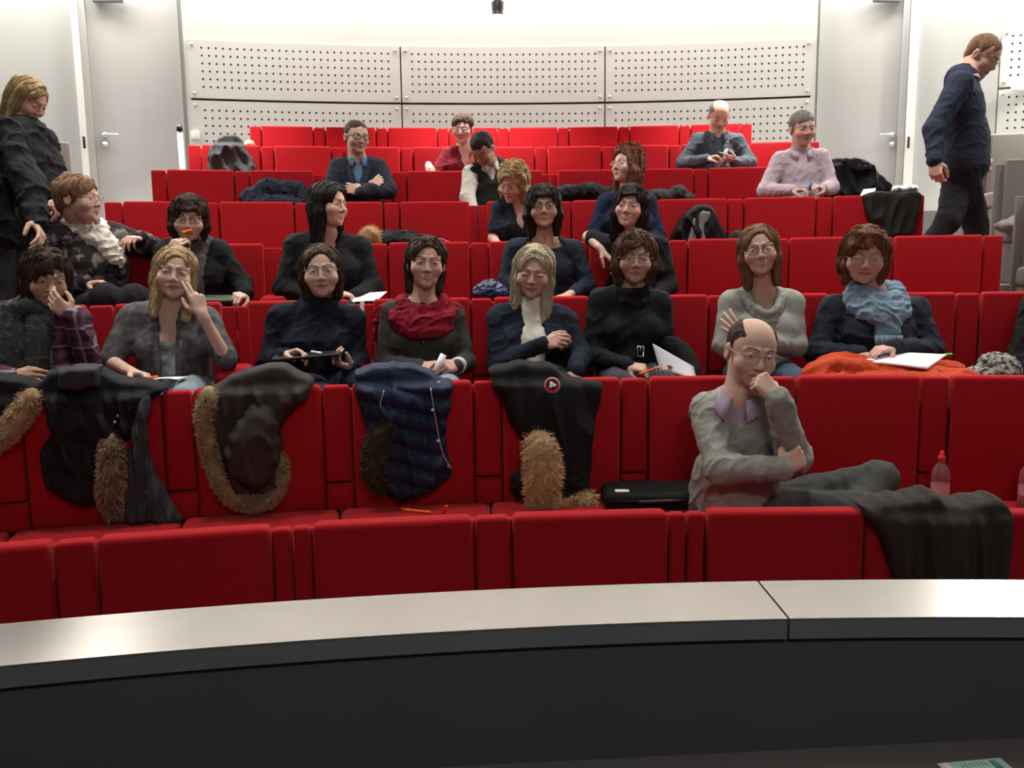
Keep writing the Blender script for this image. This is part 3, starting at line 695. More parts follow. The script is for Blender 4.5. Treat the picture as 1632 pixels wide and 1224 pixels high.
def torso_prims(SL, SR, HC, wb=.15, dep=1., bust=0., female=True, neck=.050, H=None):
    mid = (SL+SR)/2; X = nrm(SR-SL); U = nrm(mid-HC); X = nrm(X-U*X.dot(U)); F = np.cross(X, U); sw = np.linalg.norm(SR-SL)/2; L = np.linalg.norm(mid-HC)
    M = [X, F, U]
    P = [Ell(mid-U*.30*L-F*.005, (sw*.86+.005, .104*dep, .34*L), M, .04), Ell(HC+U*.33*L+F*.012*dep, (wb, .112*dep, .32*L), M, .05), Ell(HC+U*.03, (wb*1.08, .125*dep, .13), M, .05),
         Cap(SL+X*.025-U*.012, SR-X*.025-U*.012, .047, .047, .05, (F, 1.0))]
    if bust:
        for x in (-1, 1): P.append(Ell(mid-U*.36*L+F*(.075*dep)+X*x*.078, (.066*bust, .060*bust, .066*bust), M, .04))
    NBp = mid+U*.035-F*.0
    if H is not None:
        P.append(Cap(H.p(0, -.022, -.05), NBp-F*.005, neck, neck*1.12, .025)); P.append(Cap(NBp, mid-U*.03, neck*1.12, .06, .04))
        for S in (SL, SR): P.append(Cap(NBp+U*.012-F*.012, S+U*.000, .038, .034, .04, (F, 1.1)))
    return P, dict(X=X, U=U, F=F, mid=mid, NB=NBp, M=M, HC=HC, L=L, sw=sw, dep=dep, H=H, neck=neck)
def person(k=None, head=(0, 0), hoff=.20, yaw=0, pitch=0, roll=0, sc=1., sh=None, soff=.15, hip=None, hipoff=.15, female=True, skin=(.50, .30, .22), face={}, eyes='brown', gaze=(0, 0),
           hair=None, wb=.15, dep=1., bust=0., neck=.048, arms=(None, None), layers=(), legs=None, label='', trousers=None, glass=None, depth=None, extra=None, body_step=.0052, head_step=.0034, tf=None, fw=1.07, standing=False):
    pt = (lambda u, v, off: at(u, v, k, off)) if depth is None else (lambda u, v, off: at_d(u, v, depth-off))
    c = pt(head[0], head[1], hoff); H = Head(c, yaw, pitch, roll, sc, fw)
    SL, SR = [pt(*(z if len(z) == 3 else (*z, soff))) for z in sh]
    if hip is None:
        m = (SL+SR)/2; a = ang(m); HC = np.array(pol(a, Rk(k)-hipoff, fz(k)+.43+.115))
    else: HC = pt(*hip)
    neck = neck+(.008 if female else .006)
    T, B = torso_prims(SL, SR, HC, wb, dep, bust, female, neck, H)
    B['pt'] = pt
    base = Vector((HC[0], HC[1], fz(k)+.43)) if (k and not standing) else Vector((HC[0], HC[1], tf if tf is not None else 1.2))
    E0 = thing('person', label, 'person', base); B['E'] = E0; B['base'] = base
    f = dict(face); fc = {x: f.pop(x) for x in list(f) if x in ('stubble', 'teeth', 'blush', 'brow', 'lip', 'brow_w')}
    HP = head_prims(H, female, **f)
    body = T+HP; fine = [(H.c-.125*sc-.02, H.c+.135*sc+.02, head_step)]; A = []
    ar = .90 if female else 1.05; ar *= (1+.5*max(0, dep-1))
    for i, (S, a) in enumerate(zip((SL, SR), arms)):
        if a is None: A.append(None); continue
        e = pt(*a['e']); w_ = pt(*a['w']); A.append((S, e, w_, a))
        body += [Cap(S, e, .043*ar, .036*ar, .02), Cap(e, w_, .036*ar, .023*ar, .02, None)]
        if a.get('h') is not None:
            h = pt(*a['h']); hp = hand_prims(w_, h-w_, cv(*a.get('n', (0, -1, -.3))), cv(*a.get('t', (0, 0, 1))), a.get('s', .93 if female else 1.02), a.get('pose', 'relax'), thumb=a.get('th', .5))
            body += hp; lo = np.min([p.lo for p in hp], 0)-.01; hi = np.max([p.hi for p in hp], 0)+.01; fine.append((lo, hi, max(.0040, head_step)))
    v, q = sdf_mesh(body, body_step, None, fine, pad=.02)
    col = skin_colour(v, H, skin, smile=f.get('smile', 0), eyeshut=f.get('eyes', 1) == 0, **fc)
    me = np_mesh('body', v, q, mat('skin', (.5, .3, .2), .6, attr=True, noise=.07, nscale=45, bump=.12, bscale=400, spec=.22), True, col); obj('body', me, E0, base)
    if f.get('eyes', 1) > 0:
        for x in (-1, 1): obj('eye', eye_mesh(H, x, gaze, eyes, base), E0, base)
    if hair:
        st = hair.get('step', .0042); P = hair_prims(H, hair['style'], hair.get('ln', -.13), hair)
        v, q = sdf_mesh(P, st, strand_noise(H, hair.get('amp', .0035), hair.get('f', 150.), hair.get('zs', .12), hair.get('o', 3)), None, pad=.02, band=.02)
        ho = obj('hair', np_mesh('hair', v, q, hair['mat'], True), E0, base)
        hair_strands(H, v, q, hair, ho, base)
    B['arms'] = A; B['SL'] = SL; B['SR'] = SR; B['body'] = T
    for L in layers: garment(B, L, ar)
    if legs is not None or k:
        X, Fw, U = B['X'], None, None
        rowF = nrm(np.array([CX-HC[0], CY-HC[1], 0])) if k else B['F']
        sX = V3(-rowF[1], rowF[0], 0); P = [Ell(HC+V3(0, 0, .0), (wb*1.06, .135*dep, .115), [sX, rowF, V3(0, 0, 1)], .05)]; SHO = []
        for i, x in enumerate((-1, 1)):
            lg = (legs or {}).get(i)
            hj = HC+sX*x*.085+V3(0, 0, -.01)
            if lg: kn, an = [pt(*z) for z in lg[:2]]
            else:
                sp = (legs or {}).get('spread', .10); fl = fz(k) if k else 0
                kn = HC+sX*x*sp+rowF*.40+V3(0, 0, .0); an = kn+rowF*.02+V3(0, 0, fl+.10-kn[2])
            tr = (legs or {}).get('r', (.085, .062, .048))
            P += [Cap(hj, kn, tr[0], tr[1], .03), Cap(kn, an, tr[1]*.98, tr[2], .02)]
            if lg and len(lg) > 2: to = nrm(cv(*lg[2]))
            else: to = rowF
            SHO += [Cap(an+V3(0, 0, -.05), an+to*.12+V3(0, 0, -.075), .042, .034, .02, (V3(0, 0, 1), .8))]
        v, q = sdf_mesh(P, .009, folds(.006, 20, o=int(abs(HC[0])*50) % 20), None, pad=.03)
        obj('trousers', np_mesh('trousers', v, q, trousers or cloth('dark_trousers', (.018, .018, .022))), E0, base)
        v, q = sdf_mesh(SHO, .008, None, None, pad=.02); obj('shoes', np_mesh('shoes', v, q, mat('shoe_black', (.012, .011, .011), .4)), E0, base)
    if glass is not None: glasses(H, glass[0], E0, base, **(glass[1] if len(glass) > 1 else {}))
    if extra: extra(B, H)
    return B
def hair_strands(H, v, q, hair, parent, base):
    """thin locks that follow the hair's surface downwards"""
    from mathutils.kdtree import KDTree
    n = hair.get('locks', 0)
    if not n: return
    rs = np.random.RandomState(int(abs(H.c[0]*1000)) % 997); L = H.loc(v); kd = KDTree(len(L)); [kd.insert(p, i) for i, p in enumerate(L)]; kd.balance(); b = NB()
    cand = np.nonzero(L[:, 2] > hair.get('ln', -.1)*.6)[0]; cr = hair.get('crimp', .0016); r0 = hair.get('lockr', .0023)
    for i in range(n):
        p = L[cand[rs.randint(len(cand))]].copy(); pts = []; ph = rs.rand()*6; ln = hair.get('lockln', .07)*(.6+.8*rs.rand()); st = 8; sd = -1 if p[0] < 0 else 1
        for s_ in range(st):
            co, ix, ds = kd.find(p); co = np.array(co); o_ = nrm(co-V3(0, -.02, min(0., co[2])))
            pts.append(H.p(*(co+o_*(.0012+cr*(.5+.5*math.sin(s_*1.3+ph))))))
            t_ = nrm(V3(sd*.5, -.15, -.35) if co[2] > .085 else V3(sd*.10, -.02, -1)); p = co+t_*ln/st+V3(cr*math.cos(s_*1.7+ph)*1.2, cr*math.sin(s_*1.1+ph), 0)
        r = r0*H.sc; b.add(tube_np(pts, [r*.4, r*.8, r, r, r, r*.8, r*.6, r*.2], 5))
    obj('locks', b.mesh('locks', hair['mat']), parent, base)
def garment(B, L, ar):
    """L: name, mat, g (thickness), sleeve (0..2: shoulder..wrist), neck, fold amplitude"""
    g = L.get('g', .012); X, U, F, mid, NBp, H = B['X'], B['U'], B['F'], B['mid'], B['NB'], B['H']
    P = []
    nT = len(B['body'])
    for i, p in enumerate(B['body']):
        if H is not None and i == nT-4: continue                    # the neck itself stays bare
        P.append(p.grow(g))
    sl = L.get('sleeve', 2.); lift = L.get('lift', 0)
    for A in B['arms']:
        if A is None: continue
        S, e, w_, a = A; t = L.get('sleeves', {}).get(0 if S is B['SL'] else 1, sl); ex = L.get('ar', .008)+g*.5
        if t <= 0: continue
        e1 = S+(e-S)*min(t, 1.); P.append(Cap(S, e1, .047*ar+ex, (.047+(.038-.047)*min(t, 1))*ar+ex, .03))
        if t > 1:
            tt = (t-1)*1.0; w1 = e+(w_-e)*tt
            P.append(Cap(e, w1, .038*ar+ex, (.038+(.026-.038)*tt)*ar+ex*.8, .025))
    st = L.get('neck', 'crew'); nk = B['neck']
    if L.get('short'): P.append(Half(B['HC']+U*L['short'], -U, '&'))
    else: P.append(Half(B['HC']-U*.10, -U, '&'))
    up = nrm(H.p(0, -.022, -.05)-NBp) if H is not None else U
    if st == 'crew': P.append(Cap(NBp+up*.02-F*.01, NBp+up*.14, nk+.016, nk+.03, .008, op='-'))
    elif st == 'v': P += [Cap(NBp+up*.02-F*.01, NBp+up*.14, nk+.018, nk+.03, .008, op='-'), Cap(NBp+F*.075+U*.03, mid-U*L.get('vd', .13)+F*.13*B['dep'], nk+.008, .006, .006, op='-')]
    elif st == 'boat': P += [Ell(NBp+F*.02-U*.0, (.115, .085, .035), B['M'], .01, '-'), Cap(NBp+up*.02, NBp+up*.14, nk+.02, nk+.03, .008, op='-')]
    elif st == 'scoop': P += [Ell(NBp+F*.09-U*.03, (.085, .09, .09), B['M'], .012, '-'), Cap(NBp+up*.02, NBp+up*.14, nk+.018, nk+.03, .008, op='-')]
    elif st == 'turtle': P.append(Cap(NBp-U*.02, NBp+up*L.get('th', .055), nk+.022, nk+.012, .025))
    elif st == 'cowl':
        for j, (rr, zz) in enumerate(((.075, .005), (.068, .035))):
            ring = [NBp+up*(zz-.03*max(0, math.cos(a))*(1 if j == 0 else .5))+nrm(X)*rr*1.05*math.sin(a)+F*(rr*math.cos(a)+.01) for a in np.linspace(0, 2*math.pi, 13)]
            P += chain(ring, .020, .012)
        P.append(Cap(NBp+up*.03, NBp+up*.14, nk+.012, nk+.02, .006, op='-'))
    elif st == 'shirt':
        P.append(Cap(NBp+up*.030-F*.01, NBp+up*.14, nk+.012, nk+.02, .006, op='-')); P.append(Cap(NBp+F*.085+U*.03, mid-U*.02+F*.12, .022, .004, .006, op='-'))
    if L.get('open'):                                              # worn open: (half width at neck, half width at hem, offset, depth point)
        a0, a1 = L['open'][:2]; dn = L.get('open_to', .12); P.append(Cap(NBp+F*.11, B['HC']+U*dn*B['L']+F*.20*B['dep'], a0, a1, .006, (X, 1.), op='-'))
        P.append(Cap(NBp+up*.02-F*.01, NBp+up*.14, nk+.022, nk+.035, .008, op='-'))
    if L.get('pre'): P = L['pre'](B, P)
    v, q = sdf_mesh(P, L.get('step', .0075), folds(L.get('fold', .006), L.get('ff', 20.), L.get('stretch', (1, 1, 1)), L.get('o', 0), B['HC']), None, pad=.03)
    o = obj(L['name'], np_mesh(L['name'], v, q, L['mat']), B['E'], B['base'])
    if L.get('collar'):                                            # shirt collar: a folded band with two points
        m = L['collar']; n = 26; V = []; r0, r1 = nk+.008, nk+.030
        for i in range(n+1):
            a = math.radians(18+(342-18)*i/n); front = max(0, math.cos(a))**3; dirv = X*math.sin(a)*1.04+F*math.cos(a)
            c0 = NBp+up*.018+F*.004
            V += [c0+up*(.022-front*.016)+dirv*(r0+.004*front), c0+up*(.028-front*.018)+dirv*(r0+.010), c0+up*(-.014-front*.050)+dirv*(r1+.022*front+.008)]
        Q = []
        for i in range(n):
            for j in range(2): Q.append((i*3+j, i*3+j+1, (i+1)*3+j+1, (i+1)*3+j))
        me = np_mesh('collar', V, Q, m); co = obj('collar', me, o, B['base']); md = co.modifiers.new('s', 'SOLIDIFY'); md.thickness = .004
    if L.get('lapel'):
        m = L['lapel']; a0, a1 = L['open'][:2]; dn = L.get('open_to', .12); dep = B['dep']
        for x in (-1, 1):
            top = NBp+up*.02+X*x*(nk+.016)-F*.01; bot = B['HC']+U*(dn+.08)*B['L']+F*(.130*dep+g)+X*x*a1*.5
            mid_ = mid-U*.10+F*(.105*dep+g)+X*x*(a0*1.0); pts = smooth_path([top-F*.03+X*x*.0, top+F*.045, mid_, bot], 5)
            rad = [.010+.016*math.sin(math.pi*min(1, (i+3)/(len(pts)+2))) for i in range(len(pts))]
            Pl = chain(pts, rad, .01, (F, .38)); v, q = sdf_mesh(Pl, .006, None, None, pad=.02); obj('lapel', np_mesh('lapel', v, q, m), o, B['base'])
    B['layer_'+L['name']] = o
    return o
def path_part(B, name, m, pts, rad, step=.006, flat=None, disp=None, k=.012, n=6, smooth=True, parent=None, base=None, top=None, col=None):
    pts = smooth_path(pts, n) if smooth else [np.asarray(p, float) for p in pts]
    if not np.isscalar(rad): rad = np.interp(np.linspace(0, 1, len(pts)), np.linspace(0, 1, len(rad)), rad)
    P = chain(pts, rad, k, flat); v, q = sdf_mesh(P, step, disp, None, pad=.02)
    me = np_mesh(name, v, q, m)
    if B is not None: return obj(name, me, parent or B['E'], B['base'])
    return obj(name, me, parent, base if base is not None else Vector(pts[0]))
# ---------------------------------------------------------------- third row (nine people)
BLK = cloth('black_knit', (.014, .014, .016)); NAVY = cloth('navy_knit', (.018, .024, .040)); GREY = cloth('grey_knit', (.105, .105, .10)); DGREY = cloth('dark_grey_knit', (.050, .050, .048))
SAGE = cloth('sage_grey_knit', (.28, .30, .27)); JEANS = cloth('blue_denim', (.05, .075, .12)); LJEANS = cloth('light_denim', (.22, .27, .32)); WHITEK = cloth('white_knit', (.78, .79, .73))
DKPANT = cloth('dark_trousers', (.018, .018, .022)); GOLD = mat('gold', (.75, .5, .22), .25, metal=1.); FR_BLK = mat('frame_black', (.015, .012, .012), .25, spec=.6); FR_MET = mat('frame_metal', (.30, .26, .24), .3, metal=.9)
HB = {n: hairmat(n, c) for n, c in {'darkbrown': (.040, .021, .014), 'black': (.012, .009, .008), 'brown': (.085, .042, .024), 'auburn': (.13, .05, .025), 'blonde': (.36, .26, .13), 'ashblonde': (.42, .36, .25), 'grey': (.16, .15, .14), 'sandy': (.20, .11, .06), 'chestnut': (.17, .085, .045)}.items()}
PALE = (.60, .42, .335); TAN = (.50, .32, .235); ROSY = (.60, .385, .31)
def pen(name, label, a, b, m, r=.0045, cap=None, group=None):
    a, b = V3(*a), V3(*b); n = NB(); n.tube([a, a+(b-a)*.04, a+(b-a)*.92, b], [r*.6, r, r, r*.25], 10)
    base = Vector((a+b)/2); t = thing(name, label, 'pen', base, group=group); obj('barrel', n.mesh('barrel', m), t, base)
    n = NB(); n.tube([a-(b-a)*.03, a+(b-a)*.30], [r*1.15, r*1.15], 10); obj('pen_cap', n.mesh('pen_cap', cap or m), t, base); return t
def sheet(name, label, cat, c4, m=PAPER, bend=.01, th=.002, n=8, edge=None):
    """a bent sheet (or pad) between four corner points"""
    a, b, c, d = [np.asarray(x, float) for x in c4]; V = []; nn = nrm(np.cross(b-a, d-a))
    for i in range(n+1):
        for j in range(n+1):
            u, v = i/n, j/n; V.append((a*(1-u)+b*u)*(1-v)+(d*(1-u)+c*u)*v+nn*bend*math.sin(math.pi*u)*math.cos(v*1.5))
    Q = [(i*(n+1)+j, (i+1)*(n+1)+j, (i+1)*(n+1)+j+1, i*(n+1)+j+1) for i in range(n) for j in range(n)]
    base = Vector(sum((a, b, c, d))/4); o = obj(name, np_mesh(name, V, Q, m), None, base); md = o.modifiers.new('s', 'SOLIDIFY'); md.thickness = th; md.offset = 0
    return tag(o, label, cat)
def watch(B, w, e, face_m, strap_m, r=.031, fr=.014):
    w, e = np.asarray(w), np.asarray(e); d = nrm(w-e); c = w-d*.012; X = nrm(np.cross(d, V3(0, 0, 1))); Y = np.cross(X, d)
    pts = [c+r*(X*math.cos(t)*.95+Y*math.sin(t)*.8) for t in np.linspace(0, 2*math.pi, 25)[:-1]]
    n = NB()
    for o_ in (-.005, 0, .005): n.tube([p+d*o_ for p in pts], .0032, 6, True)
    wo = obj('watch', n.mesh('watch', strap_m), B['E'], B['base'])
    up = nrm(EYEP-c); up = nrm(up-d*up.dot(d)); n = NB(); n.tube([c+up*.024, c+up*.030, c+up*.031], [fr, fr, fr*.7], 20); obj('watch_face', n.mesh('watch_face', face_m), wo, B['base'])

# plaid shirt, hand over the mouth
PLAID = mat('plaid_shirt', (.03, .028, .04), .9, mottled=((.16, .07, .09), 26, .45, .6), bump=.3)
def plaid_mat():
    m = PLAID; nt = m.node_tree; N = nt.nodes; L = nt.links; tc = N.new('ShaderNodeTexCoord'); sp = N.new('ShaderNodeSeparateXYZ'); L.new(tc.outputs['Object'], sp.inputs[0]); prev = None
    for ax, fr, ph, c in ((2, 150, 0, (.13, .03, .06)), (0, 150, 1, (.11, .03, .07)), (2, 75, 2, (.32, .30, .33)), (0, 75, .5, (.30, .29, .33))):
        s = N.new('ShaderNodeMath'); s.operation = 'MULTIPLY_ADD'; L.new(sp.outputs[ax], s.inputs[0]); s.inputs[1].default_value = fr; s.inputs[2].default_value = ph
        q = N.new('ShaderNodeMath'); q.operation = 'SINE'; L.new(s.outputs[0], q.inputs[0]); g = N.new('ShaderNodeMath'); g.operation = 'GREATER_THAN'; L.new(q.outputs[0], g.inputs[0]); g.inputs[1].default_value = .25 if fr == 150 else .93
        f_ = N.new('ShaderNodeMath'); f_.operation = 'MULTIPLY'; L.new(g.outputs[0], f_.inputs[0]); f_.inputs[1].default_value = .6
        mx = N.new('ShaderNodeMix'); mx.data_type = 'RGBA'; L.new(f_.outputs[0], mx.inputs[0]); mx.inputs[7].default_value = (*c, 1)
        if prev is None: mx.inputs[6].default_value = (.022, .02, .034, 1)
        else: L.new(prev, mx.inputs[6])
        prev = mx.outputs[2]
    L.new(prev, N['Principled BSDF'].inputs['Base Color'])
plaid_mat()
def x_plaid(B, H):
    nb_, F, U, X = B['NB'], B['F'], B['U'], B['X']; SC_ = cloth('charcoal_scarf', (.045, .05, .052), bump=.8, bs=120)
    ring = [nb_+U*(.02+.02*math.cos(a*2))+X*.082*math.sin(a)+F*(.085*math.cos(a)+.01) for a in np.linspace(0, 2*math.pi, 13)]
    P = chain(ring, .029, .02)+chain(smooth_path([nb_+F*.09+X*.05, nb_+F*.14+X*.03-U*.10, nb_+F*.17+X*.02-U*.22, nb_+F*.19+X*.0-U*.34]), .042, .02, (F, .6))+chain(smooth_path([nb_+F*.08-X*.07, nb_+F*.13-X*.075-U*.10, nb_+F*.16-X*.07-U*.22, nb_+F*.18-X*.06-U*.34]), .050, .02, (F, .6))
    v, q = sdf_mesh(P, .007, folds(.016, 30, (2.4, 2.4, .3), 4), None); obj('scarf', np_mesh('scarf', v, q, SC_), B['E'], B['base'])
    A = B['arms'][1]; n = NB(); w_, e = A[2], A[1]; d = nrm(w_-e); X2 = nrm(np.cross(d, V3(0, 0, 1))); Y2 = np.cross(X2, d)
    n.tube([w_-d*.012+.031*(X2*math.cos(t)+Y2*.85*math.sin(t)) for t in np.linspace(0, 6.283, 25)[:-1]], .0028, 6, True); obj('bracelet', n.mesh('bracelet', GOLD), B['E'], B['base'])
person(3, (73, 442), .25, 12, 14, 4, .98, ((-12, 505), (122, 512)), .20, skin=TAN, eyes='brown', gaze=(0, .1), face=dict(brow=(.03, .02, .015)),
       hair=dict(style='bob', mat=HB['darkbrown'], ln=-.065, bangs=(-.052, .056, .042), vol=.004, amp=.006, f=90, zs=.35, locks=260, lockln=.06, crimp=.006, wid=.064),
       arms=(dict(e=(-30, 590, .22), w=(20, 600, .42), h=(50, 600, .46)), dict(e=(148, 592, .30), w=(112, 505, .42), h=(66, 462, .40), n=(-.1, -1, .2), t=(-.6, 0, .9), pose='relax', th=.2)),
       layers=[dict(name='plaid_shirt', mat=PLAID, g=.016, neck='shirt', fold=.008, o=2)], wb=.165, label='woman in plaid shirt and charcoal scarf, hand over her mouth, at left edge', extra=x_plaid)

# blonde, temple on her fingers
SILV = mat('silver_print', (.30, .32, .34), .6, mottled=((.06, .065, .07), 14, .4, .6), bump=.2)
CARD = mat('marled_cardigan', (.060, .060, .064), .9, mottled=((.11, .11, .118), 30, .4, .65), bump=.4)
B = person(3, (279, 434), .24, -3, 0, 9, .97, ((212, 507), (330, 512)), .18, skin=PALE, eyes='blue', face=dict(brow=(.10, .06, .035), lip=(.46, .18, .15)),
       hair=dict(style='long', mat=HB['blonde'], ln=-.205, open=(.054, .095), wid=.064, locks=260, lockln=.10, fwd=.03, amp=.003),
       arms=(dict(e=(176, 576, .28), w=(208, 592, .44), h=(242, 600, .50), n=(.1, .2, -1), t=(0, .6, .6), pose='cup'), dict(e=(362, 576, .30), w=(322, 500, .36), h=(306, 455, .345), n=(-.5, -.8, .1), t=(-.8, .5, .3), pose='point', th=.3)),
       layers=[dict(name='printed_top', mat=SILV, g=.010, neck='scoop', sleeve=.6, fold=.004), dict(name='cardigan', mat=CARD, g=.020, neck='v', open=(.055, .075), sleeve=.95, fold=.005, o=3, lapel=CARD)],
       trousers=LJEANS, wb=.135, bust=.9, neck=.045, label='blonde woman in grey cardigan resting her temple on raised fingers')
pen('orange_pen', 'orange pen in the hand of the blonde woman in grey cardigan', at(232, 603, 3, .55), at(252, 600, 3, .53), ORANGE, .006)
sheet('paper_sheet', 'white paper under the hand of the blonde woman in grey cardigan', 'paper', (at(232, 609, 3, .56), at(283, 605, 3, .56), at(300, 600, 3, .42), at(250, 602, 3, .42)))

# black turtleneck, tablet
B = person(3, (512, 431), .22, -2, 2, -2, 1.0, ((447, 506), (562, 508)), .18, skin=PALE, eyes='brown', face=dict(brow=(.045, .03, .02), full=.004),
       hair=dict(style='long', mat=HB['darkbrown'], ln=-.125, open=(.058, .104), wid=.066, locks=200, lockln=.07, amp=.0025),
       arms=(dict(e=(428, 578, .22), w=(456, 566, .40), h=(492, 558, .47), n=(0, .3, -1), t=(.3, .8, .4), pose='cup'), dict(e=(570, 576, .20), w=(556, 588, .36), h=(528, 574, .44), n=(0, .3, 1), t=(0, .6, -.6), pose='hold')),
       layers=[dict(name='turtleneck_poncho', mat=NAVY if False else cloth('blueblack_knit', (.012, .015, .024)), g=.016, neck='turtle', th=.045, fold=.008, o=1)], legs={0: ((520, 640, .62), (520, 760, .66)), 1: ((603, 622, .60), (560, 760, .64)), 'r': (.085, .068, .05)},
       trousers=cloth('ink_denim', (.016, .022, .035)), wb=.165, bust=1., glass=(FR_MET, dict(w_=.026, h_=.017, r=.0011)), label='woman with glasses in black turtleneck poncho writing on a black tablet')
sheet('tablet_case', 'thin black tablet case on the lap of the turtleneck woman', 'tablet', (at(432, 575, 3, .50), at(540, 566, 3, .54), at(545, 560, 3, .42), at(440, 566, 3, .38)), BLACKP, .0, .012)
pen('white_pen', 'white pen held over the black tablet case', at(512, 563, 3, .52), at(495, 560, 3, .50), PAPER, .005)

# red scarf
SCR = cloth('crimson_scarf', (.22, .012, .028), bump=.5, bs=200, sheen=.3)
def x_red(B, H):
    nb_, F, U, X = B['NB'], B['F'], B['U'], B['X']; P = []
    for rr, zz, fd, rad in ((.088, .022, .0, .030), (.118, -.020, .03, .034), (.105, -.060, .055, .034)):
        P += chain([nb_+U*(zz-.035*max(0, math.cos(a)))+X*(rr*1.15)*math.sin(a)+F*((rr*.85)*math.cos(a)+.012+fd*max(0, math.cos(a))) for a in np.linspace(0, 2*math.pi, 19)], rad, .016)
    P += chain(smooth_path([nb_-X*.10-U*.01, nb_-X*.165-U*.02-F*.01, nb_-X*.19-U*.06-F*.05, nb_-X*.20-U*.18-F*.10]), [.035]*25, .02)+chain(smooth_path([nb_+X*.10-U*.01, nb_+X*.15-U*.03, nb_+X*.16-U*.07-F*.03]), .034, .02)
    P.append(Cap(nb_+U*.04, nb_+U*.16, .058, .075, .01, op='-'))
    v, q = sdf_mesh(P, .0065, folds(.011, 30, (1, 1, 1.3), 2), None); obj('scarf', np_mesh('scarf', v, q, SCR), B['E'], B['base'])
    c = B['mid']-U*.105+F*.14; n = NB(); n.tube([c+U*.05-X*.02, c+X*.003], .0008, 4); n.tube([c+U*.05+X*.03, c+X*.003], .0008, 4); n.tube([c, c-U*.016], [.006, .001], 4); obj('pendant', n.mesh('pendant', CHROME), B['E'], B['base'])
    for A in (B['arms'][1],):
        w_, e = A[2], A[1]; d = nrm(w_-e); n = NB(); n.tube([w_-d*.045, w_-d*.038, w_-d*.0, w_-d*.001], [.034, .040, .038, .030], 20, caps=False); o = obj('shirt_cuff', n.mesh('shirt_cuff', cloth('white_cotton', (.66, .66, .64))), B['E'], B['base']); md = o.modifiers.new('s', 'SOLIDIFY'); md.thickness = .003
B = person(3, (679, 418), .22, 4, 2, 4, 1.0, ((625, 500), (722, 502)), .17, skin=ROSY, eyes='brown', face=dict(brow=(.07, .04, .03), smile=.9, teeth=.75, jaw=.002, eyes=.75),
       hair=dict(style='bob', mat=HB['darkbrown'], ln=-.125, open=(.060, .098), wid=.055, locks=200, lockln=.05, vol=.003, amp=.004, y=-.045, tip=.030),
       arms=(dict(e=(612, 582, .20), w=(668, 584, .40), h=(698, 584, .48), n=(.3, -.4, -.6), t=(0, .4, .8), pose='hold'), dict(e=(742, 578, .22), w=(728, 583, .42), h=(704, 583, .50), n=(-.3, -.6, -.4), t=(0, .3, .9), pose='hold')),
       layers=[dict(name='jumper', mat=DGREY, g=.011, neck='crew', fold=.005, o=5)], trousers=LJEANS, wb=.13, bust=.9, neck=.047, label='smiling woman in grey jumper with a wide crimson scarf', extra=x_red)
b = NB(); b.tube([at(690, 600, 3, .52), at(707, 565, 3, .50)], [.013, .015], 14); p = Vector(at(699, 582, 3, .51)); tag(obj('paper_roll', b.mesh('paper_roll', PAPER), None, p), 'white roll of paper in the hands of the crimson scarf woman', 'paper')
pen('red_pen', 'red pen held by the woman with crimson scarf', at(672, 586, 3, .55), at(694, 592, 3, .53), mat('red_plastic', (.45, .03, .02), .4), .004)

# long blonde, white turtleneck
def x_wturt(B, H):
    w_, e = B['arms'][1][2], B['arms'][1][1]; watch(B, w_, e, mat('watch_dial', (.85, .85, .75), .2, metal=.4), CHROME, .031, .016)
B = person(3, (851, 432), .22, -5, 12, 6, 1.0, ((797, 506), (898, 510)), .17, skin=ROSY, face=dict(brow=(.20, .13, .07), smile=.7, eyes=0),
       hair=dict(style='long', mat=HB['ashblonde'], ln=-.245, open=(.052, .098), wid=.066, locks=340, lockln=.13, fwd=.045, amp=.0025, tip=.026, vol=.003, sweep=(.006, .1, .05)),
       arms=(dict(e=(795, 582, .26), w=(866, 548, .42), h=(893, 542, .47), n=(.2, -.8, -.3), t=(0, 0, 1), pose='hold', th=.2), dict(e=(928, 566, .24), w=(917, 590, .48), h=(915, 625, .55), n=(-.3, -.8, 0), t=(-.6, .6, .2), pose='relax')),
       layers=[dict(name='white_turtleneck', mat=WHITEK, g=.010, neck='turtle', th=.060, sleeve=.4, fold=.004), dict(name='navy_cardigan', mat=NAVY, g=.020, neck='v', open=(.052, .070), fold=.007, o=4)],
       trousers=DKPANT, wb=.14, bust=1., neck=.045, label='woman with long blonde hair in navy cardigan over white turtleneck', extra=x_wturt)

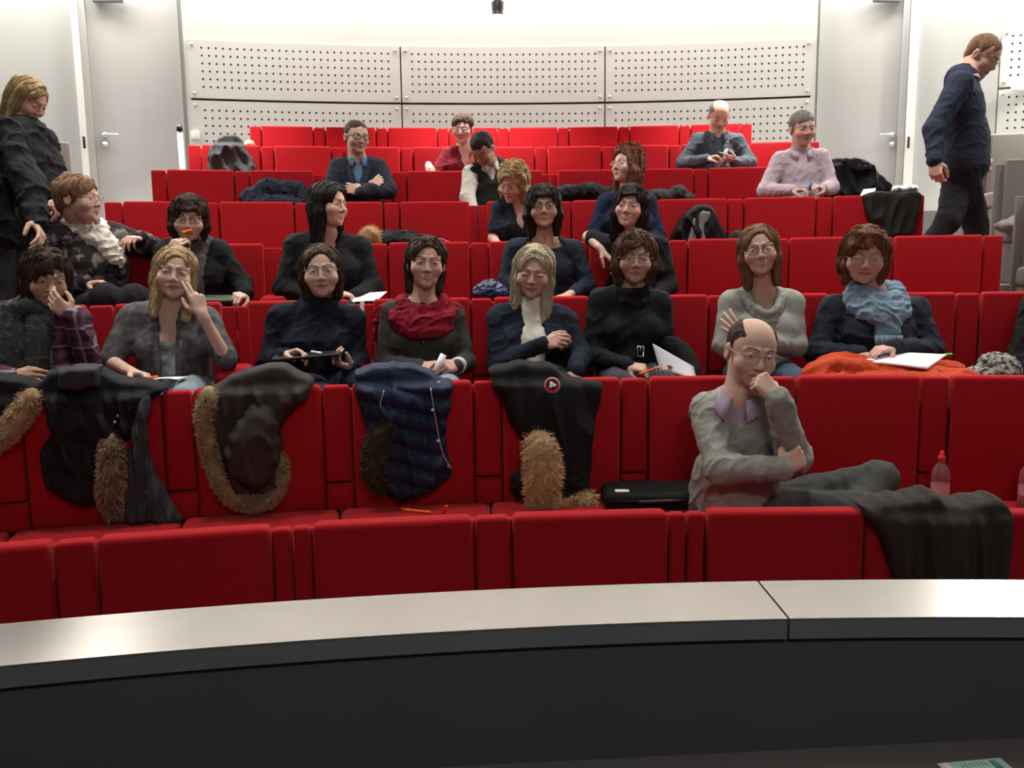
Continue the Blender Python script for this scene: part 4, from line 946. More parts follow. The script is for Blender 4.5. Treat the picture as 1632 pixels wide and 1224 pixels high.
# black cowl neck with glasses
def x_cowl(B, H):
    c = at(1021, 560, 3, .34); n = NB(); s = V3(1, 0, 0)*.014; u = UV_*.024; n.tube([c-s-u, c-s+u, c+s+u, c+s-u], .0028, 6, True); n.tube([c, c+u*.9], .0022, 6); obj('belt_buckle', n.mesh('belt_buckle', CHROME), B['E'], B['base'])
    hb = smooth_path([at(1045, 545, 3, .2), at(1085, 560, 3, .3), at(1105, 600, 3, .4)]); P = chain(hb, .04, .02); v, q = sdf_mesh(P, .008, folds(.006), None)
    tag(obj('black_bag', np_mesh('black_bag', v, q, cloth('black_nylon', (.012, .012, .013))), None, Vector(hb[5])), 'black soft bag beside the seated woman in black cowl neck', 'bag')
B = person(3, (1012, 410), .22, 4, 4, 2, 1.0, ((957, 480), (1052, 484)), .17, skin=(.50, .33, .26), eyes='brown', face=dict(brow=(.05, .03, .02), smile=.15),
       hair=dict(style='fringe_bob', mat=HB['brown'], ln=-.115, open=(.052, .092), wid=.068, vol=.006, locks=260, lockln=.07, amp=.005, f=110, bangs=(-.05, .02, .052)),
       arms=(dict(e=(942, 566, .22), w=(1000, 582, .42), h=(1035, 590, .48), n=(.3, -.2, -.7), t=(0, .8, .4), pose='hold'), dict(e=(1058, 570, .22), w=(1062, 594, .42), h=(1052, 604, .52), n=(-.2, .2, 1), t=(0, .3, -.5), pose='relax')),
       layers=[dict(name='cowl_jumper', mat=BLK, g=.015, neck='cowl', fold=.006, o=2)], trousers=cloth('grey_trousers', (.045, .045, .055)), wb=.14, bust=.9, glass=(FR_MET, dict(w_=.026, h_=.015, r=.0011)), label='woman with glasses in black cowl neck jumper holding papers', extra=x_cowl)
sheet('paper_booklet', 'white booklet held upright by the woman in black cowl neck', 'paper', (at(1052, 590, 3, .50), at(1110, 606, 3, .56), at(1105, 585, 3, .44), at(1040, 548, 3, .42)), mat('booklet_paper', (.45, .45, .50), .7), .006, .006)
pen('orange_pen', 'orange pen in the hand of the woman in black cowl neck', at(1020, 596, 3, .55), at(1052, 584, 3, .52), ORANGE, .005)

# folded arms, sage jumper
def x_sage(B, H):
    nb_, F, U, X = B['NB'], B['F'], B['U'], B['X']; m = cloth('pale_blue_chiffon', (.30, .38, .42))
    for x in (-1, 1):
        P = chain(smooth_path([nb_+X*x*.055+U*.025-F*.01, nb_+X*x*.066+U*.012+F*.03, nb_+X*x*.070-U*.02+F*.075]), [.010]*20, .01)+[Cap(nb_+X*x*.075-U*.004+F*.062, nb_+X*x*.066-U*.045+F*.095, .018, .010, .01, (F, .4))]
        v, q = sdf_mesh(P, .005, folds(.004, 60)); obj('collar_scarf', np_mesh('collar_scarf', v, q, m), B['E'], B['base'])
    P = []
    for j, dz in enumerate((.075, .115, .15)): P += chain(smooth_path([nb_-X*(.075+.012*j)-U*.0+F*.05, nb_-X*.045-U*(dz*.65)+F*.115, nb_-U*dz+F*.138, nb_+X*.045-U*(dz*.65)+F*.115, nb_+X*(.075+.012*j)-U*.0+F*.05]), .013, .012, (F, .7))
    v, q = sdf_mesh(P, .0055, folds(.003, 40)); obj('draped_neckline', np_mesh('draped_neckline', v, q, SAGE), B['E'], B['base'])
B = person(3, (1210, 399), .22, 3, -2, -7, .99, ((1165, 482), (1262, 482)), .17, skin=ROSY, eyes='brown', face=dict(brow=(.09, .05, .03), smile=1., teeth=.85),
       hair=dict(style='bob', mat=HB['chestnut'], ln=-.165, open=(.055, .103), wid=.064, locks=240, lockln=.09, amp=.003, vol=.002),
       arms=(dict(e=(1152, 552, .24), w=(1232, 548, .32)), dict(e=(1269, 552, .24), w=(1188, 543, .42), h=(1156, 508, .38), n=(.2, -1, .1), t=(.3, 0, 1), pose='spread')),
       layers=[dict(name='sage_jumper', mat=SAGE, g=.012, neck='v', vd=.15, fold=.0035, o=6)], trousers=JEANS, wb=.13, bust=1., neck=.046, glass=(FR_BLK, dict(w_=.026, h_=.018, r=.0018)), label='smiling woman in sage grey jumper sitting with folded arms', extra=x_sage)

# blue scarf
BLS = cloth('blue_grey_scarf', (.19, .28, .37), bump=.6, bs=160)
def x_blue(B, H):
    nb_, F, U, X = B['NB'], B['F'], B['U'], B['X']; P = []
    for rr, zz, fd, rad in ((.088, .062, .0, .036), (.106, .022, .02, .038), (.116, -.015, .035, .034)):
        P += chain([nb_+U*(zz-.045*max(0, math.cos(a-.3)))+X*rr*1.05*math.sin(a)+F*(rr*.85*math.cos(a)+.02+fd*max(0, math.cos(a))) for a in np.linspace(0, 2*math.pi, 19)], rad, .016)
    P += chain(smooth_path([nb_-U*.05+F*.13+X*.015, nb_-U*.10+F*.16+X*.02, nb_-U*.155+F*.17+X*.022]), [.050]*20, .02, (F, .45))
    P += chain(smooth_path([nb_-U*.14+F*.165-X*.005, nb_-U*.23+F*.185-X*.008, nb_-U*.31+F*.20-X*.005]), .030, .01, (F, .35))+chain(smooth_path([nb_-U*.14+F*.165+X*.055, nb_-U*.23+F*.185+X*.062, nb_-U*.29+F*.20+X*.06]), .022, .01, (F, .35))
    P.append(Cap(nb_+U*.07, nb_+U*.16, .060, .080, .01, op='-'))
    v, q = sdf_mesh(P, .0065, folds(.010, 32, (1, 1, 1.2), 7), None); s_ = obj('scarf', np_mesh('scarf', v, q, BLS), B['E'], B['base'])
    n = NB(); rs = np.random.RandomState(5)
    for i in range(18):
        x = -.045+.115*i/17; a = nb_-U*.135+F*.212+X*x; n.tube([a, a-U*.035+X*rs.uniform(-.005, .005)+F*.006, a-U*.07+X*rs.uniform(-.010, .010)+F*.006], [.0035, .003, .0012], 6)
    obj('fringe', n.mesh('fringe', BLS), s_, B['base'])
    w_, e = B['arms'][1][2], B['arms'][1][1]; watch(B, w_, e, mat('watch_dial', (.85, .85, .75), .2, metal=.4), GOLD, .033, .014)
B = person(3, (1378, 406), .22, 5, 12, 2, 1.04, ((1327, 492), (1458, 494)), .16, skin=(.56, .34, .275), eyes='brown', face=dict(brow=(.12, .07, .04), smile=.3, full=.006, eyes=.5), gaze=(0, -.4),
       hair=dict(style='fringe_bob', mat=HB['auburn'], ln=-.115, open=(.058, .092), wid=.070, vol=.006, locks=260, lockln=.06, amp=.006, f=100, zs=.25, bangs=(-.052, .056, .050)),
       arms=(dict(e=(1302, 562, .22), w=(1368, 564, .42), h=(1406, 572, .50), n=(.2, .0, -1), t=(0, .9, .3), pose='cup'), dict(e=(1486, 558, .24), w=(1422, 553, .48), h=(1384, 562, .55), n=(-.2, -.2, -1), t=(0, .9, .3), pose='relax')),
       layers=[dict(name='navy_jumper', mat=cloth('ink_jumper', (.020, .024, .036)), g=.016, neck='crew', fold=.007, o=8)], trousers=DKPANT, wb=.185, dep=1.2, bust=1.15, neck=.052, glass=(FR_MET, dict(w_=.025, h_=.016, r=.0013)), label='woman with auburn bob, fringed blue scarf and navy jumper, writing', extra=x_blue)
OR_CL = cloth('orange_wool', (.42, .055, .022), bump=.5, bs=160)
def lap_cloth():
    P = []
    for pts, r in (([(1296, 598, .60), (1335, 585, .56), (1400, 594, .56), (1470, 600, .58), (1540, 604, .60)], .05), ([(1310, 590, .45), (1345, 578, .45), (1430, 590, .45), (1520, 590, .45)], .05), ([(1290, 615, .66), (1400, 610, .66), (1545, 612, .66)], .05)):
        P += chain(smooth_path([at(u, v, 3, o) for u, v, o in pts]), r, .04, (UV_, .7))
    v, q = sdf_mesh(P, .008, folds(.012, 18, o=3), None); b = Vector(at(1420, 600, 3, .55)); tag(obj('orange_garment', np_mesh('orange_garment', v, q, OR_CL), None, b), 'orange wool garment spread over the lap of the blue scarf woman', 'clothing')
lap_cloth()
nbk = sheet('notebook', 'open white notebook on the orange garment in her lap', 'notebook', (at(1372, 577, 3, .58), at(1478, 588, 3, .66), at(1508, 566, 3, .50), at(1420, 562, 3, .46)), PAPER, .004, .008)
b = NB()
for i in range(22):
    t = i/21; c = at(1420, 562, 3, .46)*(1-t)+at(1508, 566, 3, .50)*t; b.tube([c+.005*(UV_*math.cos(x)-FV*math.sin(x)) for x in np.linspace(0, 6.283, 9)[:-1]], .0008, 4, True)
obj('spiral_binding', b.mesh('spiral_binding', CHROME), nbk, nbk.location)
pen('green_pen', 'bright green pen behind the white notebook at right', at(1472, 570, 3, .44), at(1519, 564, 3, .44), mat('green_plastic', (.06, .65, .05), .4), .006)
pen('dark_pen', 'dark pen in the hand of the blue scarf woman', at(1400, 568, 3, .62), at(1413, 562, 3, .60), mat('ink_blue', (.02, .02, .12), .4), .004)
# cut off at the right edge
B = person(3, (1697, 410), .22, 0, 4, 2, 1.0, ((1652, 488), (1748, 488)), .17, skin=PALE, hair=dict(style='bob', mat=HB['brown'], ln=-.12, step=.007), arms=(dict(e=(1622, 585, .26), w=(1668, 600, .42), h=(1700, 605, .46)), dict(e=(1772, 570, .22), w=(1740, 595, .42), h=(1715, 605, .46))),
       layers=[dict(name='black_coat', mat=BLK, g=.028, neck='crew', fold=.008)], wb=.16, body_step=.008, head_step=.006, label='person in black cut off at the right edge of the third row')

sheet('paper_slip', 'narrow white paper slip hanging over the seat top, left of the crimson scarf woman', 'paper', (at(573, 478, 3, .012), at(581, 478, 3, .012), at(580, 502, 3, .02), at(575, 502, 3, .02)), PAPER, 0, .002)
# ---------------------------------------------------------------- the bald man in the second row
SHIRT_L = cloth('lilac_cotton', (.40, .34, .44), n=.06, bump=.15)
MGREY = cloth('grey_marl_jumper', (.29, .31, .28), bump=.4)
def x_bald(B, H):
    pass
B = person(2, (1197, 560), .34, 22, 14, 8, 1.03, ((1128, 655, .26), (1237, 652, .36)), .28, hip=(1172, 812, .24), female=False, skin=(.60, .40, .31), eyes='brown', gaze=(-.28, .12),
       face=dict(brow=(.05, .035, .03), stubble=.22, full=.0, blush=.5, eyes=.9), hair=dict(style='balding', mat=HB['darkbrown'], bc=(0, .048, .125), br=(.056, .118, .090), amp=.0015, f=220, hz=.075),
       arms=(dict(e=(1150, 748, .44), w=(1246, 748, .56), h=(1284, 722, .52), n=(.1, -1, .1), t=(0, 0, 1), pose='hold'), dict(e=(1266, 730, .44), w=(1240, 636, .54), h=(1200, 594, .50), n=(-.3, -1, -.1), t=(-.2, -.3, 1), pose='fist', th=.6)),
       layers=[dict(name='shirt', mat=SHIRT_L, g=.008, neck='shirt', sleeve=.3, fold=.002, collar=SHIRT_L), dict(name='jumper', mat=MGREY, g=.017, neck='v', vd=.06, fold=.0065, ff=20, step=.006)],
       legs={0: ((1372, 815, .50), (1300, 900, .56)), 1: ((1400, 765, .36), (1330, 880, .60)), 'r': (.095, .070, .052)}, trousers=cloth('charcoal_wool', (.062, .066, .066)), wb=.15, dep=1.08, neck=.056, glass=(FR_MET, dict(w_=.025, h_=.017, r=.0014, half=True)),
       label='bald man with glasses in grey V-neck jumper, chin on his fist', extra=x_bald, head_step=.003, body_step=.0048)

# ---------------------------------------------------------------- fourth row
FLORAL = mat('floral_cardigan', (.022, .018, .020), .9, mottled=((.22, .20, .20), 16, .52, .60), bump=.4, noise=.15)
CREAM = cloth('cream_scarf', (.78, .73, .64), bump=.9, bs=140)
def x_w1(B, H):
    nb_, F, U, X = B['NB'], B['F'], B['U'], B['X']
    P = chain([nb_+U*(.025-.03*max(0, math.cos(a)))+X*.085*math.sin(a)+F*(.075*math.cos(a)+.01) for a in np.linspace(0, 2*math.pi, 13)], .030, .015)
    P += chain(smooth_path([nb_+X*.04+F*.09-U*.02, nb_+X*.07+F*.13-U*.09, nb_+X*.08+F*.15-U*.17]), [.034]*20, .02)+chain(smooth_path([nb_-X*.04+F*.08-U*.02, nb_+X*.02+F*.13-U*.08, nb_+X*.05+F*.15-U*.15]), .030, .02)
    v, q = sdf_mesh(P, .0075, folds(.012, 38, o=3), None); obj('scarf', np_mesh('scarf', v, q, CREAM), B['E'], B['base'])
    w_, e = B['arms'][1][2], B['arms'][1][1]; d = nrm(w_-e); n = NB(); X2 = nrm(np.cross(d, V3(0, 0, 1))); Y2 = np.cross(X2, d)
    for o_ in (.010, .020): n.tube([w_-d*o_+.034*(X2*math.cos(t)+Y2*math.sin(t)) for t in np.linspace(0, 6.283, 21)[:-1]], .0035, 6, True)
    obj('bracelet', n.mesh('bracelet', GOLD), B['E'], B['base'])
person(4, (124, 318), .28, 62, -6, 3, 1.05, ((92, 380, .28), (177, 374, .10)), .18, skin=ROSY, face=dict(full=.006, brow=(.2, .12, .08)), hair=dict(style='short', mat=HB['sandy'], vol=.008, amp=.005, f=90, hz=.055, locks=160, lockln=.05),
       arms=(dict(e=(88, 445, .25), w=(138, 452, .42), h=(172, 449, .46), n=(0, -.2, -1), t=(0, .8, .5), pose='relax'), dict(e=(240, 392, .06), w=(226, 379, .14), h=(197, 381, .26), n=(-.2, 0, -1), t=(-.5, .8, 0), pose='cup')),
       layers=[dict(name='patterned_cardigan', mat=FLORAL, g=.022, neck='crew', fold=.007, o=3)], legs={0: ((170, 478, .62), (170, 560, .64)), 1: ((215, 478, .58), (215, 560, .60)), 'r': (.10, .08, .05)}, wb=.19, dep=1.25, bust=1.1, neck=.054, head_step=.0042,
       glass=(FR_MET, dict(w_=.024, h_=.016, r=.0014)), label='older woman with short hair, cream scarf and patterned cardigan, arm over the seat', extra=x_w1)
def x_w2(B, H):
    nb_, F, U, X = B['NB'], B['F'], B['U'], B['X']; m = cloth('mauve_grey_scarf', (.10, .095, .105), bump=.7, bs=140)
    P = chain([nb_+U*(.02-.02*max(0, math.cos(a)))+X*.080*math.sin(a)+F*(.075*math.cos(a)+.01) for a in np.linspace(0, 2*math.pi, 13)], .032, .015)
    P += chain(smooth_path([nb_+X*.05+F*.08, nb_+X*.03+F*.13-U*.10, nb_+X*.03+F*.16-U*.21]), [.036]*20, .02, (F, .5))+chain(smooth_path([nb_-X*.05+F*.08, nb_-X*.01+F*.13-U*.10, nb_-X*.0+F*.16-U*.18]), [.036]*20, .02, (F, .5))
    v, q = sdf_mesh(P, .0075, folds(.010, 40, (1.5, 1.5, .5), 4), None); obj('scarf', np_mesh('scarf', v, q, m), B['E'], B['base'])
B = person(4, (302, 348), .30, -6, 6, 3, 1.0, ((266, 402), (348, 402)), .20, skin=PALE, face=dict(), hair=dict(style='fringe_bob', mat=HB['darkbrown'], ln=-.085, wid=.070, open=(.050, .090), vol=.006, locks=200, lockln=.06, amp=.004, bangs=(-.05, .04, .05)),
       arms=(dict(e=(256, 440, .36), w=(268, 406, .46), h=(288, 380, .46), n=(.2, -1, 0), t=(.6, 0, .6), pose='pinch', th=.6), dict(e=(386, 452, .24), w=(392, 468, .36), h=(372, 474, .46), n=(-.3, -.3, -1), t=(0, .8, .4), pose='hold')),
       layers=[dict(name='white_shirt', mat=cloth('white_linen', (.50, .50, .46)), g=.012, neck='v', fold=.006, sleeve=.4), dict(name='black_cardigan', mat=BLK, g=.022, neck='v', open=(.055, .085), fold=.007, o=6)],
       wb=.16, dep=1.1, bust=1., head_step=.0042, glass=(FR_BLK, dict(w_=.024, h_=.014, r=.0016)), label='woman with dark bob and grey scarf holding an orange pen to her mouth', extra=x_w2)
pen('orange_pen', 'orange pen at the mouth of the woman with dark bob', at(290, 371, 4, .48), at(306, 366, 4, .44), ORANGE, .006)
sheet('laptop', 'closed dark green laptop in the lap of the dark bob woman', 'laptop', (at(318, 480, 4, .60), at(372, 480, 4, .60), at(368, 472, 4, .38), at(322, 472, 4, .38)), mat('laptop_green', (.07, .085, .06), .5), 0, .015)
def x_w3(B, H):
    n = NB(); c = H.p(-.080, -.012, -.058); n.tube([c+.020*(H.F*math.cos(t)+H.U*math.sin(t)) for t in np.linspace(0, 6.283, 19)[:-1]], .0015, 6, True); obj('hoop_earring', n.mesh('hoop_earring', CHROME), B['E'], B['base'])
BLAZ = cloth('black_blazer', (.016, .016, .019))
B = person(4, (523, 327), .24, 52, -4, 4, 1.03, ((472, 392), (574, 396)), .18, skin=ROSY, gaze=(0, .1), face=dict(smile=.9, teeth=.5, full=.004), hair=dict(style='long', mat=HB['black'], ln=-.20, wid=.068, open=(.058, .098), locks=220, lockln=.10, amp=.0025, vol=.005, sweep=(.0, .1, .045)),
       arms=(dict(e=(452, 460, .22), w=(505, 474, .40), h=(530, 475, .46), n=(0, 0, -1), t=(0, 1, .2)), dict(e=(594, 458, .22), w=(567, 472, .40), h=(543, 468, .45), n=(-.3, -.3, -1), t=(0, .9, .3), pose='hold')),
       layers=[dict(name='black_top', mat=BLK, g=.010, neck='v', vd=.12, sleeve=.3, fold=.003), dict(name='blazer', mat=BLAZ, g=.024, neck='v', open=(.062, .075), open_to=.2, fold=.006, o=2, lapel=BLAZ)], wb=.17, dep=1.1, bust=1.1, head_step=.0042,
       label='smiling woman with long dark hair in black blazer, turned to the right', extra=x_w3)
sheet('paper_sheets', 'white papers beside the hand of the woman in black blazer', 'paper', (at(560, 482, 4, .52), at(600, 480, 4, .52), at(617, 465, 4, .36), at(570, 468, 4, .36)), PAPER, .004, .004)
def x_w4(B, H):
    for x in (-1, 1):
        n = NB(); c = H.p(x*.081, -.004, -.060); n.tube([c+.014*(H.F*math.cos(t)+H.U*math.sin(t)) for t in np.linspace(0, 6.283, 19)[:-1]], .0022, 6, True); obj('hoop_earring', n.mesh('hoop_earring', GOLD), B['E'], B['base'])
B = person(4, (866, 331), .24, 2, -6, -2, 1.0, ((820, 398), (914, 398)), .18, skin=(.54, .34, .25), gaze=(0, .1), face=dict(brow=(.03, .02, .015), mouth=.001), hair=dict(style='bob', mat=HB['black'], ln=-.150, wid=.070, open=(.054, .090), vol=.010, locks=220, lockln=.09, amp=.004, bangs=(-.05, .05, .056)),
       arms=(dict(e=(806, 450, .22), w=(845, 480, .42), h=(870, 485, .46), n=(0, 0, -1), t=(0, 1, .2)), dict(e=(936, 456, .24), w=(906, 470, .42), h=(884, 478, .5), n=(0, -.2, -1), t=(0, .9, .3))),
       layers=[dict(name='navy_jumper', mat=NAVY, g=.012, neck='boat', sleeve=1.75, fold=.006, o=1)], wb=.15, bust=1., neck=.049, head_step=.0042,
       glass=(FR_BLK, dict(w_=.028, h_=.021, r=.0013, tint=(.10, .09, .10))), label='dark-haired woman with large tinted glasses and hoop earrings in navy jumper', extra=x_w4)
B = person(4, (1006, 330), .26, -14, -6, 8, 1.0, ((972, 392), (1052, 394)), .18, skin=ROSY, face=dict(smile=1., teeth=.9, brow=(.03, .02, .015), eyes=.8), hair=dict(style='long', mat=HB['black'], ln=-.180, wid=.070, open=(.054, .090), vol=.006, locks=220, lockln=.09, amp=.003, bangs=(-.05, .03, .058)),
       arms=(dict(e=(938, 378, .10), w=(958, 398, .24), h=(975, 415, .26), n=(0, -.2, -1), t=(.6, .6, .3), pose='relax'), dict(e=(1066, 456, .22), w=(1040, 475, .42), h=(1015, 480, .46), n=(0, 0, -1), t=(0, 1, .2))),
       layers=[dict(name='black_top', mat=BLK, g=.014, neck='v', vd=.06, sleeves={0: .80, 1: 2.}, fold=.006, o=7)], wb=.15, bust=1., head_step=.0042,
       label='smiling dark-haired woman in black top resting one arm over the seat back')

# ---------------------------------------------------------------- fifth row
def x_curl(B, H):
    rs = np.random.RandomState(4); n = NB(); m = B['curlmat']
    for i in range(420):
        th = rs.uniform(0, 6.283); zz = rs.uniform(-.13, .135); rr = math.sqrt(max(.0, 1-(max(zz-.03, 0)/.118)**2)); ct, st = math.cos(th), math.sin(th)
        if ct > .45 and zz < .07: continue
        o_ = V3(st*.085*rr, ct*.096*rr-.012, zz+.012); out = nrm(V3(o_[0], o_[1], max(0, zz-.05)*2)); tan = nrm(np.cross(out, rs.randn(3)))+V3(0, 0, -.7); tan = nrm(tan-out*tan.dot(out)); sd = np.cross(out, tan)
        ln = rs.uniform(.03, .055); r = rs.uniform(.004, .009); ph = rs.rand()*6; fq = rs.uniform(6, 9)
        n.tube([H.p(*(o_+tan*ln*t+out*(.002+r*math.sin(ph+t*fq))+sd*r*1.3*math.cos(ph+t*fq))) for t in np.linspace(0, 1, 10)], [.001, .0022]+[.0026]*6+[.0018, .0006], 5)
    obj('curls', n.mesh('curls', m), B['E'], B['base'])
def xc(mt):
    def f(B, H): B['curlmat'] = mt; x_curl(B, H)
    return f
person(5, (819, 292), .26, -34, 16, 8, 1.0, ((797, 332), (862, 338)), .20, skin=ROSY, face=dict(smile=.5, eyes=.5), hair=dict(style='bob', mat=HB['blonde'], ln=-.11, wid=.074, vol=.010, amp=.010, f=60, zs=1., open=(.058, .092)),
       arms=(dict(e=(786, 380, .24), w=(800, 398, .40), h=(815, 402, .46)), dict(e=(880, 380, .24), w=(860, 398, .42), h=(840, 402, .46))), layers=[dict(name='black_v_neck_top', mat=NAVY, g=.014, neck='v', vd=.13, sleeve=.72, fold=.006)], wb=.14, bust=1., head_step=.005, body_step=.006,
       label='woman with curly blonde hair in a black V-neck top, looking down', extra=xc(HB['blonde']))
def x_w7(B, H):
    nb_, F, U, X = B['NB'], B['F'], B['U'], B['X']; m = cloth('white_cotton', (.66, .66, .64)); P = []
    for x in (-1, 1): P += [Cap(nb_+X*x*.05+U*.015+F*.04, nb_+X*x*.022-U*.05+F*.11, .018, .012, .01, (F, .5))]
    v, q = sdf_mesh(P, .006); obj('shirt_collar', np_mesh('shirt_collar', v, q, m), B['E'], B['base']); B['curlmat'] = HB['auburn']; x_curl(B, H)
person(5, (1000, 264), .26, -48, -14, 0, 1.0, ((965, 324), (1032, 324)), .20, skin=PALE, gaze=(0, .2), face=dict(), hair=dict(style='long', mat=HB['auburn'], ln=-.170, wid=.070, vol=.006, amp=.008, f=60, zs=.6, open=(.060, .098)),
       arms=(dict(e=(945, 378, .26), w=(975, 392, .42), h=(995, 396, .46)), dict(e=(1048, 376, .24), w=(1020, 392, .42), h=(1005, 396, .46))), layers=[dict(name='navy_jumper', mat=cloth('deep_navy_jumper', (.014, .020, .048)), g=.018, neck='v', vd=.05, fold=.006, o=3)], wb=.16, bust=1.1, dep=1.1, head_step=.005, body_step=.006,
       glass=(FR_MET, dict(w_=.024, h_=.012, r=.0018)), label='woman with wavy auburn hair and glasses in navy jumper with white collar', extra=x_w7)

# ---------------------------------------------------------------- sixth row
SUIT = cloth('dark_blue_jacket', (.026, .032, .045)); BLUSH = cloth('blue_cotton', (.10, .17, .30), n=.06, bump=.1)
person(6, (568, 218), .22, 22, 0, 1, 1.03, ((538, 268), (604, 268)), .16, female=False, skin=(.56, .38, .29), face=dict(stubble=.2, brow=(.03, .02, .02)), hair=dict(style='crop', mat=HB['darkbrown'], amp=.002, f=200, hz=.082),
       arms=(dict(e=(526, 308, .26), w=(592, 300, .40), h=(604, 287, .36), n=(0, -1, 0), t=(.3, 0, 1), pose='relax'), dict(e=(620, 304, .26), w=(575, 306, .46), h=(557, 300, .42), n=(0, -1, 0), t=(-.3, 0, 1), pose='relax')),
       layers=[dict(name='blue_shirt', mat=BLUSH, g=.008, neck='shirt', sleeve=.3, fold=.002, collar=BLUSH), dict(name='jacket', mat=SUIT, g=.022, neck='v', open=(.050, .030), open_to=.25, fold=.006, o=5, lapel=SUIT)], wb=.155, dep=1.05, neck=.055, head_step=.005, body_step=.006,
       glass=(FR_BLK, dict(w_=.027, h_=.015, r=.0030)), label='man with black-framed glasses in dark blue jacket, arms crossed')
OFFW = cloth('off_white_cotton', (.52, .50, .46), n=.06, bump=.15)
person(6, (769, 236), .36, -30, 42, 4, 1.03, ((750, 276, .28), (806, 268, .22)), .24, female=False, skin=(.42, .26, .19), face=dict(stubble=.3, eyes=.4, brow=(.02, .015, .012)), hair=dict(style='crop', mat=HB['black'], amp=.002, f=200, hz=.062),
       arms=(dict(e=(745, 315, .40), w=(755, 335, .50), h=(762, 345, .55)), dict(e=(826, 300, .26), w=(800, 330, .46), h=(790, 340, .5))),
       layers=[dict(name='white_shirt', mat=OFFW, g=.012, neck='shirt', fold=.005, collar=OFFW), dict(name='vest', mat=cloth('charcoal_vest', (.022, .026, .026)), g=.024, neck='v', vd=.07, sleeve=0, fold=.005, o=2)], wb=.15, dep=1.05, neck=.055, head_step=.005, body_step=.006,
       label='man with short dark hair in black vest over white shirt, head bowed')
LILAC = cloth('pale_lilac_shirt', (.46, .39, .45), n=.06, bump=.15)
person(6, (1279, 204), .24, 24, 4, -3, 1.05, ((1243, 256), (1308, 252)), .18, female=False, skin=(.58, .38, .31), face=dict(brow=(.15, .11, .09), blush=.8), hair=dict(style='short', mat=HB['grey'], vol=.000, amp=.003, f=140, hz=.060),
       arms=(dict(e=(1220, 304, .24), w=(1262, 303, .42), h=(1284, 303, .48), n=(.2, 0, -1), t=(.3, 1, .2), pose='cup'), dict(e=(1324, 298, .24), w=(1313, 301, .44), h=(1299, 296, .5), n=(-.6, 0, -.6), t=(0, .6, 1), pose='hold')),
       layers=[dict(name='lilac_shirt', mat=LILAC, g=.016, neck='shirt', fold=.0055, collar=LILAC, ff=22)], wb=.17, dep=1.15, neck=.056, head_step=.005, body_step=.006, label='grey-haired man in pale lilac shirt looking to the right')
bl = NB(); bl.tube([at(1290, 303, 6, .52), at(1293, 290, 6, .54)], .010, 10); p = Vector(at(1291, 297, 6, .53)); tag(obj('blue_lighter', bl.mesh('blue_lighter', mat('blue_plastic', (.08, .22, .60), .35)), None, p), 'small blue object between the fingers of the man in lilac', 'small item')

# ---------------------------------------------------------------- seventh row
BURG = cloth('burgundy_jumper', (.16, .014, .024))
person(7, (737, 205), .24, -10, 4, 2, 1.03, ((714, 246), (768, 246)), .20, skin=ROSY, face=dict(smile=.8, full=.005), hair=dict(style='short', mat=HB['darkbrown'], vol=.002, amp=.004, f=90, hz=.058), arms=(dict(e=(690, 285, .30), w=(683, 262, .55), h=(686, 275, .70), n=(0, 0, -1), t=(1, 0, 0)), dict(e=(775, 285, .30), w=(752, 278, .50), h=(740, 276, .6), n=(0, 0, -1), t=(0, 1, 0))),
       layers=[dict(name='burgundy_jumper', mat=BURG, g=.014, neck='v', vd=.12, sleeves={0: 1.3, 1: 1.8}, fold=.006)], wb=.16, dep=1.1, bust=1.1, head_step=.0055, body_step=.0065, glass=(FR_MET, dict(w_=.025, h_=.013, r=.0016)), label='smiling woman with short dark hair in burgundy V-neck jumper')
TWEED = cloth('blue_grey_tweed', (.062, .075, .090), n=.3, ns=120); SLATE = cloth('slate_shirt', (.085, .11, .15), n=.08, bump=.1)
person(7, (1146, 184), .24, 14, 24, 0, 1.05, ((1112, 226), (1174, 226)), .18, female=False, skin=(.60, .38, .29), face=dict(stubble=.15, eyes=.4, brow=(.12, .08, .06)), hair=dict(style='balding', mat=HB['grey'], bc=(0, .045, .125), br=(.062, .125, .090), amp=.001, f=200, hz=.075),
       arms=(dict(e=(1088, 262, .24), w=(1126, 254, .44), h=(1144, 249, .48), n=(.2, 0, -1), t=(.3, 1, .2), pose='pinch'), dict(e=(1194, 260, .24), w=(1171, 259, .44), h=(1156, 252, .48), n=(-.2, 0, 1), t=(0, .8, -.3), pose='hold')),
       layers=[dict(name='slate_shirt', mat=SLATE, g=.008, neck='shirt', sleeve=.3, fold=.003, collar=SLATE), dict(name='tweed_jacket', mat=TWEED, g=.022, neck='v', open=(.050, .050), fold=.007, o=5, lapel=TWEED)], wb=.165, dep=1.12, neck=.057, head_step=.0055, body_step=.0065, label='bald man in blue-grey jacket looking down at his phone')
p = at(1158, 247, 7, .58); ph = box_mesh('phone', p, (.07, .14, .008), BLACKP, .003, M=Matrix.Rotation(.9, 4, 'Z')@Matrix.Rotation(.35, 4, 'X')); po = tag(obj('phone', ph, None, Vector(p)), 'black phone in the hands of the bald man in grey jacket', 'phone')
obj('phone_screen', box_mesh('phone_screen', Vector(p)+Vector((0, 0, .006)), (.060, .120, .001), mat('lit_screen', (.6, .65, .7), .3, emit=((.8, .85, 1), 1.2)), 0, M=Matrix.Rotation(.9, 4, 'Z')@Matrix.Rotation(.35, 4, 'X')), po, Vector(p))

